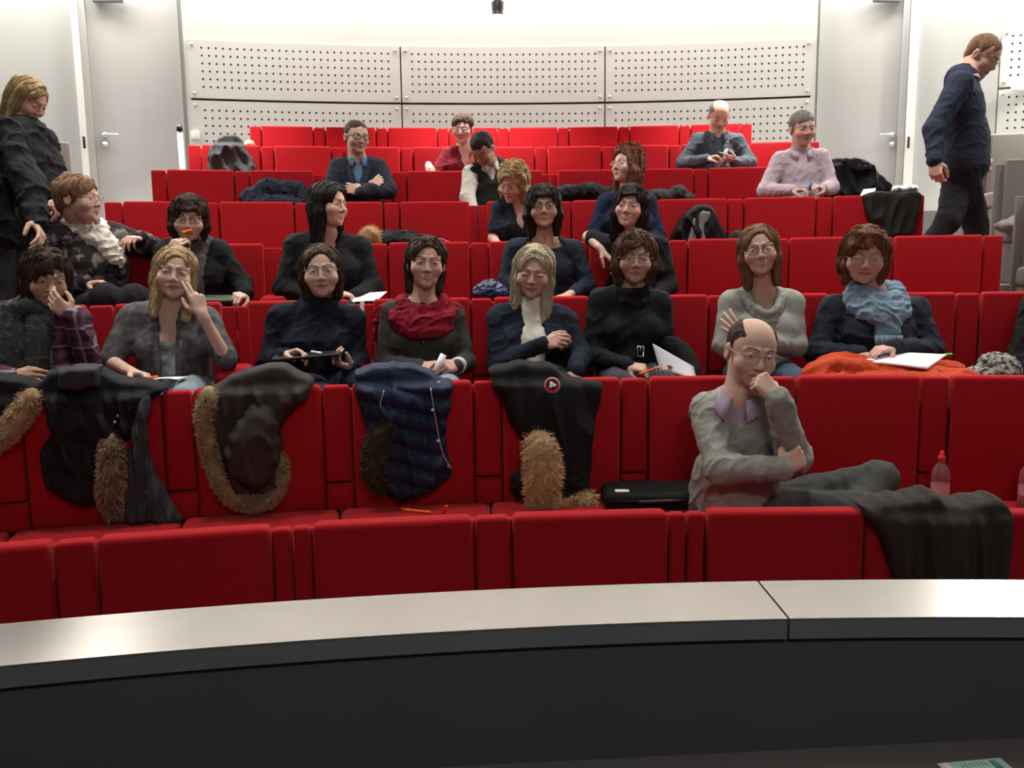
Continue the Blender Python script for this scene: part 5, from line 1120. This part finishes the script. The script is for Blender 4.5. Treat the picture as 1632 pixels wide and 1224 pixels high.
# ---------------------------------------------------------------- people standing in the aisles
def stand(label, depth, headpx, yaw, pitch, roll, sh, hip, arms, legs, floor, **kw):
    return person(None, headpx, 0, yaw, pitch, roll, kw.pop('sc', 1.04), sh, 0, hip=hip, arms=arms, legs=legs, depth=depth, tf=floor, label=label, standing=True, **kw)
stand('man in navy jumper walking down the right-hand aisle, looking down', 5.35, (1566, 88), 72, 26, 0, ((1530, 134, .22), (1536, 137, -.14)), (1532, 268, 0),
      (dict(e=(1489, 206, .24), w=(1489, 256, .28), h=(1492, 284, .30), n=(.6, -.6, 0), t=(.8, .6, 0), pose='hold'), dict(e=(1560, 212, -.20), w=(1566, 255, -.10), h=(1570, 275, -.05), n=(-.5, .6, 0), t=(.8, 0, 0), pose='hold')),
      {0: ((1556, 358, -.06), (1556, 452, -.06), (1, .2, 0)), 1: ((1512, 352, .12), (1452, 425, .12), (1, .1, -.5)), 'r': (.105, .072, .055)}, 1.48,
      female=False, skin=(.58, .36, .28), face=dict(smile=.3, blush=.8), hair=dict(style='crop', mat=HB['sandy'], amp=.002, f=160, hz=.082), layers=[dict(name='pink_shirt', mat=cloth('pink_cotton', (.50, .33, .38)), g=.008, neck='shirt', sleeve=.2, fold=.002, collar=cloth('pink_cotton', (.5, .33, .38))), dict(name='navy_jumper', mat=cloth('navy_jumper_walk', (.030, .038, .065)), g=.020, neck='crew', fold=.006, o=4)],
      trousers=cloth('black_jeans', (.020, .020, .026)), wb=.15, dep=1.1, neck=.055, head_step=.0042, glass=(FR_MET, dict(w_=.024, h_=.014, r=.0012)))
PUFF = cloth('black_puffer', (.009, .010, .013), rough=.7, bump=.3)
stand('blonde woman in black coat standing at the left, looking down', 4.75, (44, 158), 52, 24, 0, ((10, 224, .14), (68, 224, -.12)), (38, 350, 0),
      (dict(e=(22, 292, .26), w=(58, 322, .34), h=(82, 330, .32), n=(0, 0, -1), t=(0, 1, .3), pose='hold'), dict(e=(86, 275, -.06), w=(90, 318, .04), h=(90, 338, .06), n=(-1, 0, 0), t=(0, 1, 0), pose='hold')),
      {0: ((30, 440, .05), (32, 560, .05), (1, .3, 0)), 1: ((52, 440, .10), (56, 560, .1), (1, .3, 0)), 'r': (.095, .065, .05)}, .9,
      skin=ROSY, face=dict(eyes=.5), hair=dict(style='long', mat=HB['blonde'], ln=-.17, wid=.066, open=(.056, .092), locks=200, lockln=.10, amp=.003, sweep=(.01, .1, .04)), layers=[dict(name='black_coat', mat=PUFF, g=.035, neck='crew', fold=.012, ff=14)], trousers=DKPANT, wb=.16, dep=1.1, head_step=.0042, sc=1.0)
stand('person in black padded coat cut off by the left edge, seen from behind', 4.1, (-38, 130), 150, 0, 0, ((-95, 205, 0), (6, 215, 0)), (-40, 370, 0),
      (dict(e=(-120, 300, 0), w=(-110, 360, .1), h=(-100, 385, .1)), dict(e=(48, 300, .06), w=(58, 355, .14), h=(66, 375, .18), n=(-1, 0, 0), t=(0, 1, 0))),
      {0: ((-55, 480, .0), (-50, 640, .0), (-1, -.3, 0)), 1: ((-5, 480, .0), (10, 640, .0), (-1, -.3, 0)), 'r': (.10, .07, .055)}, .6,
      female=False, skin=TAN, hair=dict(style='short', mat=HB['darkbrown']), layers=[dict(name='padded_coat', mat=PUFF, g=.040, neck='turtle', th=.07, fold=.014, ff=14)], trousers=DKPANT, wb=.19, dep=1.2, head_step=.006, body_step=.007)
# ---------------------------------------------------------------- coats, bags and small things
def poly_sd(px, pz, X, Z):
    d2 = None; s = np.ones_like(X); n = len(px)
    for i in range(n):
        j = (i-1) % n; ex, ez = px[j]-px[i], pz[j]-pz[i]; wx, wz = X-px[i], Z-pz[i]; t = np.clip((wx*ex+wz*ez)/(ex*ex+ez*ez+1e-12), 0, 1)
        q = (wx-ex*t)**2+(wz-ez*t)**2; d2 = q if d2 is None else np.minimum(d2, q)
        c1, c2, c3 = Z >= pz[i], Z < pz[j], ex*wz > ez*wx; fl = (c1 & c2 & c3) | (~c1 & ~c2 & ~c3); s = np.where(fl, -s, s)
    return s*np.sqrt(d2)
def drape(name, label, cat, k, poly, m, off=.0, T=.045, fold=.014, ff=26., zs=.25, quilt=None, over=True, o=0, step=.0075, parent=None, base=None, rnd=.03, smooth=True, zf=1.):
    """a garment hung on a backrest: soft outline, real thickness, folds; what rises over the seat's top bends back over it"""
    pts = [at(u, v, k, off+.04) for u, v in poly]; c = sum(pts)/len(pts); a = ang(c); X = V3(math.cos(a), -math.sin(a), 0); N = V3(-math.sin(a), -math.cos(a), 0)
    O = np.array(pol(a, Rk(k)-off, 0)); top = fz(k)+BT
    if smooth: pts = smooth_path(pts+[pts[0]], 4)[:-1]
    px = np.array([(p-O).dot(X) for p in pts]); pz = np.array([p[2] for p in pts])
    xs = np.arange(px.min()-.03, px.max()+.03, step); zs_ = np.arange(pz.min()-.03, pz.max()+.03, step); ys = np.arange(-.16, T*2+fold*2+.06, step)
    XX, ZZ = np.meshgrid(xs, zs_, indexing='ij'); sd = poly_sd(px, pz, XX, ZZ)+.006*wob(XX, ZZ, 0*XX, 40, 4, o)
    ins = np.clip(-sd/rnd, 0, 1); prof = np.sqrt(1-(1-ins)**2)
    w1 = wob(XX, ZZ*zs, 0*XX, ff, 5, o); w2 = wob(XX*1.3, ZZ*zs*1.5, 0*XX, ff*2.1, 4, o+7)
    f_ = fold*((1-np.abs(w1))**2*1.6-.5)+fold*.35*w2
    if quilt: f_ = f_+quilt[1]*(np.abs(np.sin(math.pi*(ZZ+.02*np.sin(XX*9)+.12*XX)/quilt[0]))**.6-.6)
    hh = (T*.5+.5*f_)*prof+.004
    s = np.clip((ZZ-(top-.015))/.04, 0, 1) if over else 0*ZZ; s = s*s*(3-2*s)
    yc = (hh+.004)*(1-s)+(-.035)*s; hh = hh*(1-s)+(.060+hh*.6)*s*np.sqrt(np.clip(1-(1-np.clip(-sd/.02, 0, 1))**2, 0, 1))+.0
    A = np.abs(ys[None, :, None]-yc[:, None, :])-hh[:, None, :]; S3 = sd[:, None, :]; kk = .012; h = np.maximum(kk-np.abs(A-S3), 0)/kk
    F = (np.maximum(A, S3)+h*h*kk*.25).astype(np.float32)
    v, q = nets(F, xs, ys, zs_); V = O+v[:, :1]*X+v[:, 1:2]*N+v[:, 2:3]*V3(0, 0, 1); q = q[:, ::-1]
    b = base if base is not None else Vector(np.append(V[:, :2].mean(0), V[:, 2].min()))
    ob = obj(name, np_mesh(name, V, q, m), parent, b)
    if parent is None: tag(ob, label, cat)
    ob_f = lambda u, v, e=.0: at(u, v, k, off+T+.008+e)
    return ob, b, ob_f
FURM = mat('fur', (.3, .2, .1), .8, attr=True, spec=.15)
def fur(name, pts, r, cols, parent, base, n=2600, ln=.035, core=.84, grav=.5, seed=1):
    pts = smooth_path(pts, 6); R_ = np.interp(np.linspace(0, 1, len(pts)), np.linspace(0, 1, len(r)), r); rs = np.random.RandomState(seed)
    P = chain(pts, list(R_*core), .01); v, q = sdf_mesh(P, .008, folds(.006, 40, o=seed), None, pad=.02)
    c0 = np.array(cols[0]); c1 = np.array(cols[1]); nb = NB(); cv_ = c0*.8+(c1-c0)*.6*np.clip(.5+.5*wob(v[:, 0], v[:, 1], v[:, 2], 60, 4, seed), 0, 1)[:, None]
    nb.v.append(v); nb.q.append(q); nb.n = len(v); nb.c.append(cv_)
    L = len(pts); Q = []; V = []; CC = []; n = int(n*3.6)
    for i in range(n):
        t = rs.rand()*(L-1.001); a = int(t); p = pts[a]*(1-t+a)+pts[a+1]*(t-a); rr = R_[a]; T_ = nrm(pts[a+1]-pts[a]); d = nrm(rs.randn(3)); d = nrm(d-T_*d.dot(T_)*(.6 if 0 < a < L-2 else 0.)); s0 = p+d*rr*core*.9
        l = ln*(.35+.75*rs.rand()); d2 = nrm(d+V3(0, 0, -grav)*.8+rs.randn(3)*.35); side = nrm(np.cross(d2, rs.randn(3)))*.0008; k0 = len(V)
        V += [s0-side, s0+side, s0+d2*l*.6+side*.8, s0+d2*l+V3(0, 0, -grav*.25*l)]; Q.append((k0, k0+1, k0+2, k0+3)); m_ = rs.rand(); tip = c0+(c1-c0)*m_; CC += [tip*.7, tip*.7, tip, tip*1.2]
    nb.q.append(np.array(Q)+nb.n); nb.v.append(np.array(V)); nb.c.append(np.array(CC)); nb.n += len(V)
    return obj(name, nb.mesh(name, FURM, True, True), parent, base)
def dots(name, pts, r, m, parent, base):
    bm = bmesh.new()
    for p in pts:
        g = bmesh.ops.create_uvsphere(bm, u_segments=10, v_segments=6, radius=r); bmesh.ops.translate(bm, verts=g['verts'], vec=Vector(p))
    obj(name, bm_mesh(bm, name, m), parent, base)
def zipper(pts, parent, base, r=.0018):
    n = NB(); n.tube(smooth_path(pts, 5), r*1.3, 5); obj('zip', n.mesh('zip', mat('zip_grey', (.55, .55, .55), .4, metal=.3)), parent, base)
TANF = ((.30, .20, .11), (.70, .54, .32)); BRNF = ((.10, .075, .05), (.50, .38, .26)); GOLF = ((.34, .22, .10), (.85, .66, .40)); DRKF = ((.03, .022, .016), (.12, .09, .065)); OLVF = ((.22, .18, .10), (.55, .46, .27))
C_BLK = cloth('black_coat_cloth', (.014, .015, .018), rough=.7, bump=.3); C_BRN = cloth('brown_coat_cloth', (.042, .036, .034), rough=.75, bump=.3); C_NVY = cloth('navy_puffer_nylon', (.016, .026, .060), rough=.55, bump=.2); C_PRK = cloth('parka_cotton', (.018, .019, .021)); C_JKT = cloth('taupe_jacket_cloth', (.045, .038, .034), bump=.5); C_SCF = cloth('slate_scarf_cloth', (.045, .055, .062), bump=1., bs=90, stretch=(1, 1, .15)); C_CHA = cloth('charcoal_coat_cloth', (.045, .046, .048))

ob, b, f = drape('black_coat', 'black coat with fur trim hung over the seat below the left edge', 'coat', 2, [(-60, 596), (0, 600), (42, 607), (60, 625), (34, 662), (2, 692), (-60, 720)], C_BLK, o=2)
fur('fur_trim', [f(50, 632), f(30, 662), f(6, 690), f(-20, 705)], [.035, .042, .045, .04], TANF, ob, b, 1500, .03, seed=2)
ob, b, f = drape('black_coat', 'black coat with brown fur strip hung beneath the blonde in grey cardigan', 'coat', 2, [(56, 606), (80, 588), (112, 590), (150, 585), (182, 600), (240, 608), (268, 624), (240, 642), (228, 668), (206, 700), (182, 706), (163, 720), (163, 765), (166, 802), (130, 808), (95, 795), (68, 762), (62, 722), (79, 690), (68, 650)], C_BLK, T=.06, fold=.022, quilt=(.13, .016), o=5)
fur('fur_trim', [f(176, 702, .01), f(178, 745, .01), f(176, 785, .01), f(183, 818)], [.034, .046, .042, .018], BRNF, ob, b, 2400, .032, grav=.9, seed=3)
drape('', '', '', 2, [(84, 590), (100, 585), (148, 584), (156, 592), (152, 622), (90, 624)], cloth('blue_grey_collar', (.032, .035, .042), rough=.6), off=.05, T=.07, fold=.008, parent=ob, base=b, rnd=.02)[0].name = 'collar'
dots('stud', [f(188, 663, .012), f(183, 673, .012), f(205, 650, .008), f(192, 680, .01)], .006, mat('zip_grey', (.55, .55, .55), .4, metal=.3), ob, b)
drape('scarf', 'slate grey scarf hanging beside the fur strip of the black coat', 'scarf', 2, [(222, 628), (240, 632), (234, 690), (248, 755), (268, 798), (290, 830), (262, 838), (240, 836), (215, 840), (195, 834), (192, 790), (200, 745), (206, 700), (212, 665)], C_SCF, off=.035, T=.04, fold=.022, ff=70., zs=.12, o=9)
ob, b, f = drape('brown_coat', 'brown coat with fur-edged hood hung below the turtleneck woman', 'coat', 2, [(312, 630), (345, 610), (395, 588), (440, 581), (470, 590), (500, 608), (492, 632), (458, 668), (446, 700), (449, 760), (438, 788), (402, 800), (366, 788), (346, 750), (336, 700), (326, 655)], C_BRN, T=.07, fold=.022, o=11, rnd=.05)
fur('fur_trim', [f(334, 628, -.01), f(326, 662, -.01), (f(333, 710, -.01)), f(346, 758, -.01), f(372, 793, -.01), f(405, 802, -.01), f(434, 790, -.01), f(447, 758, -.02), f(448, 728, -.03)], [.034, .032, .028, .028, .03, .03, .028, .025, .015], OLVF, ob, b, 4200, .026, seed=4)
drape('', '', '', 2, [(375, 668), (405, 640), (438, 650), (448, 690), (447, 745), (430, 775), (392, 778), (362, 750), (358, 705)], C_BRN, off=.035, T=.095, fold=.014, o=12, parent=ob, base=b, rnd=.06)[0].name = 'hood'
ob, b, f = drape('navy_puffer_coat', 'navy quilted puffer coat hung below the crimson scarf woman', 'coat', 2, [(562, 592), (600, 581), (645, 580), (676, 588), (700, 603), (721, 609), (719, 650), (712, 700), (716, 735), (722, 756), (700, 776), (664, 795), (630, 798), (604, 784), (592, 742), (588, 700), (574, 660), (565, 622)], C_NVY, T=.07, fold=.015, quilt=(.075, .024), o=14, rnd=.045)
fur('fur_trim', [f(622, 668, -.01), f(602, 700, 0), f(596, 745, 0), f(608, 778, -.01)], [.03, .045, .045, .03], DRKF, ob, b, 2600, .03, seed=5)
zipper([f(686, 618, .012), f(692, 655, .012), f(700, 700, .01), f(708, 728, .008), f(721, 748, .0)], ob, b); zipper([f(612, 622, .012), f(606, 648, .012), f(620, 662, .012), f(637, 670, .012)], ob, b)
dots('snap', [f(689, 654, .016), f(698, 703, .014), f(715, 743, .0), f(699, 610, .012)], .0065, mat('zip_grey', (.55, .55, .55), .4, metal=.3), ob, b)
ob, b, f = drape('black_parka', 'black parka with round red patch and large golden fur ruff', 'coat', 2, [(776, 592), (800, 582), (850, 578), (888, 583), (910, 603), (962, 610), (958, 645), (948, 700), (944, 745), (934, 800), (880, 812), (836, 800), (818, 770), (836, 735), (838, 712), (818, 690), (806, 655), (790, 622)], C_PRK, T=.065, fold=.024, o=17, rnd=.04)
fur('fur_ruff', [f(858, 706, .02), f(866, 745, .03), f(864, 785, .02), f(874, 812, .02), f(905, 812, .02), f(938, 795, .02)], [.066, .078, .068, .055, .035, .030], GOLF, ob, b, 6500, .036, seed=6)
p = f(880, 614, .028); N_ = nrm(EYEP-p); N_[2] = .25; N_ = nrm(N_); t1 = nrm(np.cross(V3(0, 0, 1), N_)); t2 = np.cross(N_, t1)
def disc(r0, r1, z, name, m, par, n=28, star=0):
    V = []; Q = []
    for i in range(n):
        a = 2*math.pi*i/n; rr = r1*(1 if not star else (.62+.22*math.cos(a*3+.5)+.18*abs(math.cos(a))))
        V += [p+N_*z+(t1*math.cos(a)+t2*math.sin(a))*r0, p+N_*z+(t1*math.cos(a)+t2*math.sin(a))*rr]
    for i in range(n): j = (i+1) % n; Q.append((2*i, 2*i+1, 2*j+1, 2*j))
    o_ = obj(name, np_mesh(name, V, Q, m, False), par, b); md = o_.modifiers.new('s', 'SOLIDIFY'); md.thickness = .002; return o_
PR = mat('patch_red', (.50, .02, .025), .7); PW = mat('patch_white', (.75, .75, .75), .7); PN = mat('patch_navy', (.02, .025, .06), .7)
po = disc(0, .031, .0, 'round_patch', PW, ob); disc(.021, .029, .0025, 'red_ring', PR, po); disc(0, .021, .002, 'centre', PN, po); disc(0, .0165, .0042, 'white_shape', PW, po, 40, 5)
obj('dark_lining', (lambda q: np_mesh('dark_lining', *sdf_mesh([Ell(f(828, 770, -.02), (.035, .03, .06)), Ell(f(915, 770, -.02), (.05, .035, .09)), Ell(f(905, 720, -.02), (.04, .03, .06))], .008, folds(.01, 40)), m=C_BLK))(0), ob, b)
ob, b, f = drape('brown_jacket', 'dark brown jacket draped over the front row seat at right', 'jacket', 1, [(1374, 810), (1420, 800), (1478, 788), (1500, 790), (1520, 804), (1560, 802), (1602, 800), (1623, 822), (1617, 875), (1607, 940), (1560, 965), (1500, 955), (1445, 955), (1428, 922), (1412, 872), (1396, 838)], C_JKT, T=.05, fold=.026, ff=22, o=20, rnd=.03)
# on the seats behind
drape('charcoal_cloth', 'charcoal cloth hanging over the fifth row seat beside the right aisle', 'cloth', 5, [(1374, 311), (1400, 303), (1440, 304), (1472, 308), (1466, 335), (1456, 376), (1430, 378), (1402, 377), (1384, 350)], cloth('dark_olive_cloth', (.026, .028, .027)), T=.03, fold=.012, o=3)
def heap(name, label, cat, k, blobs, m, fold=.012, ff=34., step=.008, parent=None, base=None, k_=.03):
    P = [Ell(at(u, v, k, o_), (rx, ry, rz), None, k_) for u, v, o_, rx, ry, rz in blobs]; v, q = sdf_mesh(P, step, folds(fold, ff, o=int(blobs[0][0]) % 17), None)
    b_ = base if base is not None else Vector(np.append(v[:, :2].mean(0), v[:, 2].min())); ob_ = obj(name, np_mesh(name, v, q, m), parent, b_)
    if parent is None: tag(ob_, label, cat)
    return ob_, b_
ob, b, f = drape('black_jacket', 'black jacket with grey lining leaning on a fifth row seat', 'jacket', 5, [(1062, 395), (1080, 352), (1098, 333), (1118, 326), (1136, 333), (1146, 352), (1156, 395)], C_BLK, off=.03, T=.09, over=False, fold=.02, o=4)
drape('', '', '', 5, [(1094, 395), (1100, 365), (1108, 345), (1112, 365), (1110, 395)], mat('grey_lining', (.20, .21, .21), .6), off=.11, T=.02, over=False, fold=.004, parent=ob, base=b, rnd=.012)[0].name = 'lining'
drape('', '', '', 5, [(1117, 395), (1113, 360), (1118, 338), (1134, 338), (1131, 352), (1124, 360), (1127, 395)], mat('grey_lining', (.20, .21, .21), .6), off=.115, T=.02, over=False, fold=.004, parent=ob, base=b, rnd=.012)[0].name = 'lining'
drape('grey_coat', 'dark grey coat thrown over the leftmost seventh row seats', 'coat', 7, [(328, 280), (332, 238), (348, 218), (370, 213), (384, 222), (396, 242), (404, 255), (408, 280)], C_CHA, T=.09, fold=.03, o=6)
heap('fur_hat', 'small tan fuzzy hat behind the grey coat on the seventh row', 'hat', 7, [(398, 232, -.10, .05, .05, .05)], mat('tan_fuzz', (.45, .32, .18), .9, bump=.8, bscale=60), .006)
heap('navy_coat', 'navy coat bundled on a sixth row seat left of the man with crossed arms', 'coat', 6, [(405, 318, .2, .10, .12, .09), (430, 304, .16, .12, .12, .09), (465, 306, .16, .12, .12, .085), (498, 318, .2, .10, .12, .07), (440, 325, .3, .22, .12, .06)], cloth('navy_wool', (.020, .024, .042)), .016)
heap('black_coat', 'black coat bundled on the sixth row between the curly and auburn women', 'coat', 6, [(880, 318, .2, .08, .10, .06), (905, 308, .16, .11, .1, .065), (940, 306, .16, .12, .1, .07), (975, 312, .2, .12, .12, .07)], C_BLK, .014)
heap('black_coat', 'black coat bundled on the sixth row right of the auburn-haired woman', 'coat', 6, [(1050, 314, .2, .12, .12, .06), (1080, 308, .16, .07, .1, .06), (1096, 316, .2, .05, .1, .04)], C_CHA, .014)
ob, b, f = drape('black_coat', 'black buttoned coat thrown over the seat beside the man in lilac', 'coat', 6, [(1312, 268), (1318, 256), (1350, 250), (1385, 256), (1400, 274), (1424, 296), (1446, 318), (1440, 330), (1320, 330)], C_BLK, T=.10, fold=.026, o=10)
drape('', '', '', 6, [(1342, 256), (1350, 250), (1384, 256), (1388, 272), (1372, 274), (1350, 270)], C_BLK, off=.08, T=.05, fold=.01, over=False, parent=ob, base=b, rnd=.02)[0].name = 'collar'
dots('button', [f(1370, 264, .06), f(1379, 265, .06)], .010, mat('button_dark', (.06, .06, .065), .3), ob, b)
sheet('leaflet', 'white leaflet with red edge beside the black buttoned coat', 'leaflet', (at(1370, 313, 6, .62), at(1392, 313, 6, .62), at(1396, 300, 6, .50), at(1376, 302, 6, .50)), PAPER, .0, .003)
b = NB(); a_, c_ = at(1421, 303, 5, -.04), at(1462, 303, 5, -.04); b.tube([a_, a_+(c_-a_)*.06, a_+(c_-a_)*.30, a_+(c_-a_)*.33, a_+(c_-a_)*.38, a_+(c_-a_)*.93, c_], [.02, .030, .030, .026, .033, .033, .024], 18); tag(obj('steel_flask', b.mesh('steel_flask', STEEL), None, Vector(a_)), 'steel flask lying on top of the seat beside the right aisle', 'flask')
ob, b = heap('black_coat', 'black coat with pale fur bundled on the fifth row behind the crimson scarf woman', 'coat', 5, [(612, 384, .2, .10, .12, .07), (640, 380, .18, .12, .1, .055), (655, 386, .22, .10, .12, .05)], C_BLK, .012)
fur('fur_trim', [at(580, 388, 5, .3), at(590, 374, 5, .3), at(600, 384, 5, .3)], [.05, .06, .045], GOLF, ob, b, 1800, .035, grav=0., seed=9)
heap('navy_bundle', 'shiny navy bundle on the fourth row left of the tinted glasses woman', 'clothing', 4, [(768, 466, .42, .05, .06, .04), (782, 460, .40, .06, .06, .05), (797, 468, .42, .05, .06, .04)], mat('navy_satin', (.015, .025, .09), .35, spec=.5), .012, 60, .006)
heap('black_bag', 'small black bag top on the fifth row right of the leaning jacket', 'bag', 5, [(1176, 384, .3, .07, .08, .07)], C_BLK, .004)
heap('patterned_bag', 'grey and white patterned bag at the right beside the cut-off person', 'bag', 3, [(1560, 598, .35, .05, .08, .04), (1585, 583, .30, .07, .08, .06), (1602, 592, .35, .06, .08, .07)], mat('leopard_cloth', (.03, .028, .026), .8, mottled=((.34, .33, .31), 45, .42, .56), bump=.4), .010, 50, .007)
heap('grey_coat', 'pale grey garment on the grey seats at the far right', 'clothing', 6, [(1618, 360, .40, .14, .14, .05), (1640, 352, .35, .14, .12, .06)], cloth('mauve_grey_cloth', (.22, .19, .19)), .01)
# second row seats: bag, bottles, pens, phone
zc = fz(2)+.43
p0 = at_z(968, 812, zc); p1 = at_z(1130, 812, zc); a = ang(p0); t = thing('laptop_bag', 'black laptop bag lying on the seat left of the bald man', 'bag', Vector(((p0+p1)/2)))
c = (p0+p1)/2+V3(0, .10, .035); M = Matrix.Rotation(math.atan2((p1-p0)[1], (p1-p0)[0]), 4, 'Z')
obj('bag_body', box_mesh('bag_body', c, (.40, .26, .065), cloth('black_nylon', (.012, .012, .013)), .025, 4, M), t, t.location)
obj('tag', box_mesh('tag', c+V3(-.135, -.06, .034), (.055, .035, .003), PAPER, .001, 2, M), t, t.location)
b = NB(); b.tube(smooth_path([c+V3(-.08, -.13, 0), c+V3(-.07, -.15, .01), c+V3(.07, -.15, .01), c+V3(.08, -.13, 0)], 6), .008, 8); obj('handle', b.mesh('handle', BLACKP), t, t.location)
b = NB(); b.tube([c+V3(-.18, -.131, .01), c+V3(.18, -.131, .01)], .003, 6); obj('zip', b.mesh('zip', BLACKP), t, t.location)
PET = mat('clear_plastic', (.92, .88, .90), .08, trans=.92, ior=1.25, spec=.5)
def bottle(u, v, label):
    q = V3(*at(u, v, 2, .16)); q[2] = zc; t = thing('water_bottle', label, 'bottle', Vector(q))
    n = NB(); n.tube([q+V3(0, 0, z) for z in (.002, .006, .05, .055, .10, .105, .135, .160, .175, .182, .186, .190)], [.028, .034, .034, .0325, .0325, .034, .034, .026, .015, .0125, .0135, .0125], 22); obj('bottle_body', n.mesh('bottle_body', PET), t, q)
    n = NB(); n.tube([q+V3(0, 0, .058), q+V3(0, 0, .100)], .0336, 22, caps=False); obj('bottle_label', n.mesh('bottle_label', mat('pink_label', (.62, .34, .42), .5, noise=.15, nscale=80)), t, q)
    n = NB(); n.tube([q+V3(0, 0, z) for z in (.188, .190, .205, .207, .222, .226)], [.012, .0145, .0145, .009, .008, .005], 16); obj('bottle_cap', n.mesh('bottle_cap', mat('red_cap', (.65, .02, .03), .35)), t, q)
bottle(1497, 800, 'small water bottle with red cap and pink label, on the second row seat')
bottle(1637, 800, 'water bottle cut off by the right edge, on the second row seat')
pen('orange_pen', 'long orange pen lying on the seat below the navy puffer coat', at_z(641, 812, zc+.006), at_z(688, 817, zc+.006), ORANGE, .006)
pen('orange_pen', 'short orange pen standing against the seat, right of the lying one', at_z(706, 820, zc+.004), at(712, 806, 2, .30), ORANGE, .006)
p = at_z(1425, 800, zc+.01); tag(obj('white_phone', box_mesh('white_phone', p, (.075, .14, .009), mat('white_gloss', (.8, .8, .8), .2), .004, 3, Matrix.Rotation(.9, 4, 'Z')), None, Vector(p)), 'white phone lying on the seat right of the bald man\'s knee', 'phone')
# clear glasses resting on the fourth row backrest
q = at(692, 384, 4, -.02); H0 = Head(q-V3(0, -.10, 0), 0, 0, 0, 1.); t = thing('spectacles', 'clear spectacles resting on the seat top behind the crimson scarf woman', 'spectacles', Vector(q))
glasses(H0, mat('clear_frame', (.6, .55, .6), .2, alpha=.7), t, Vector(q), r=.002)
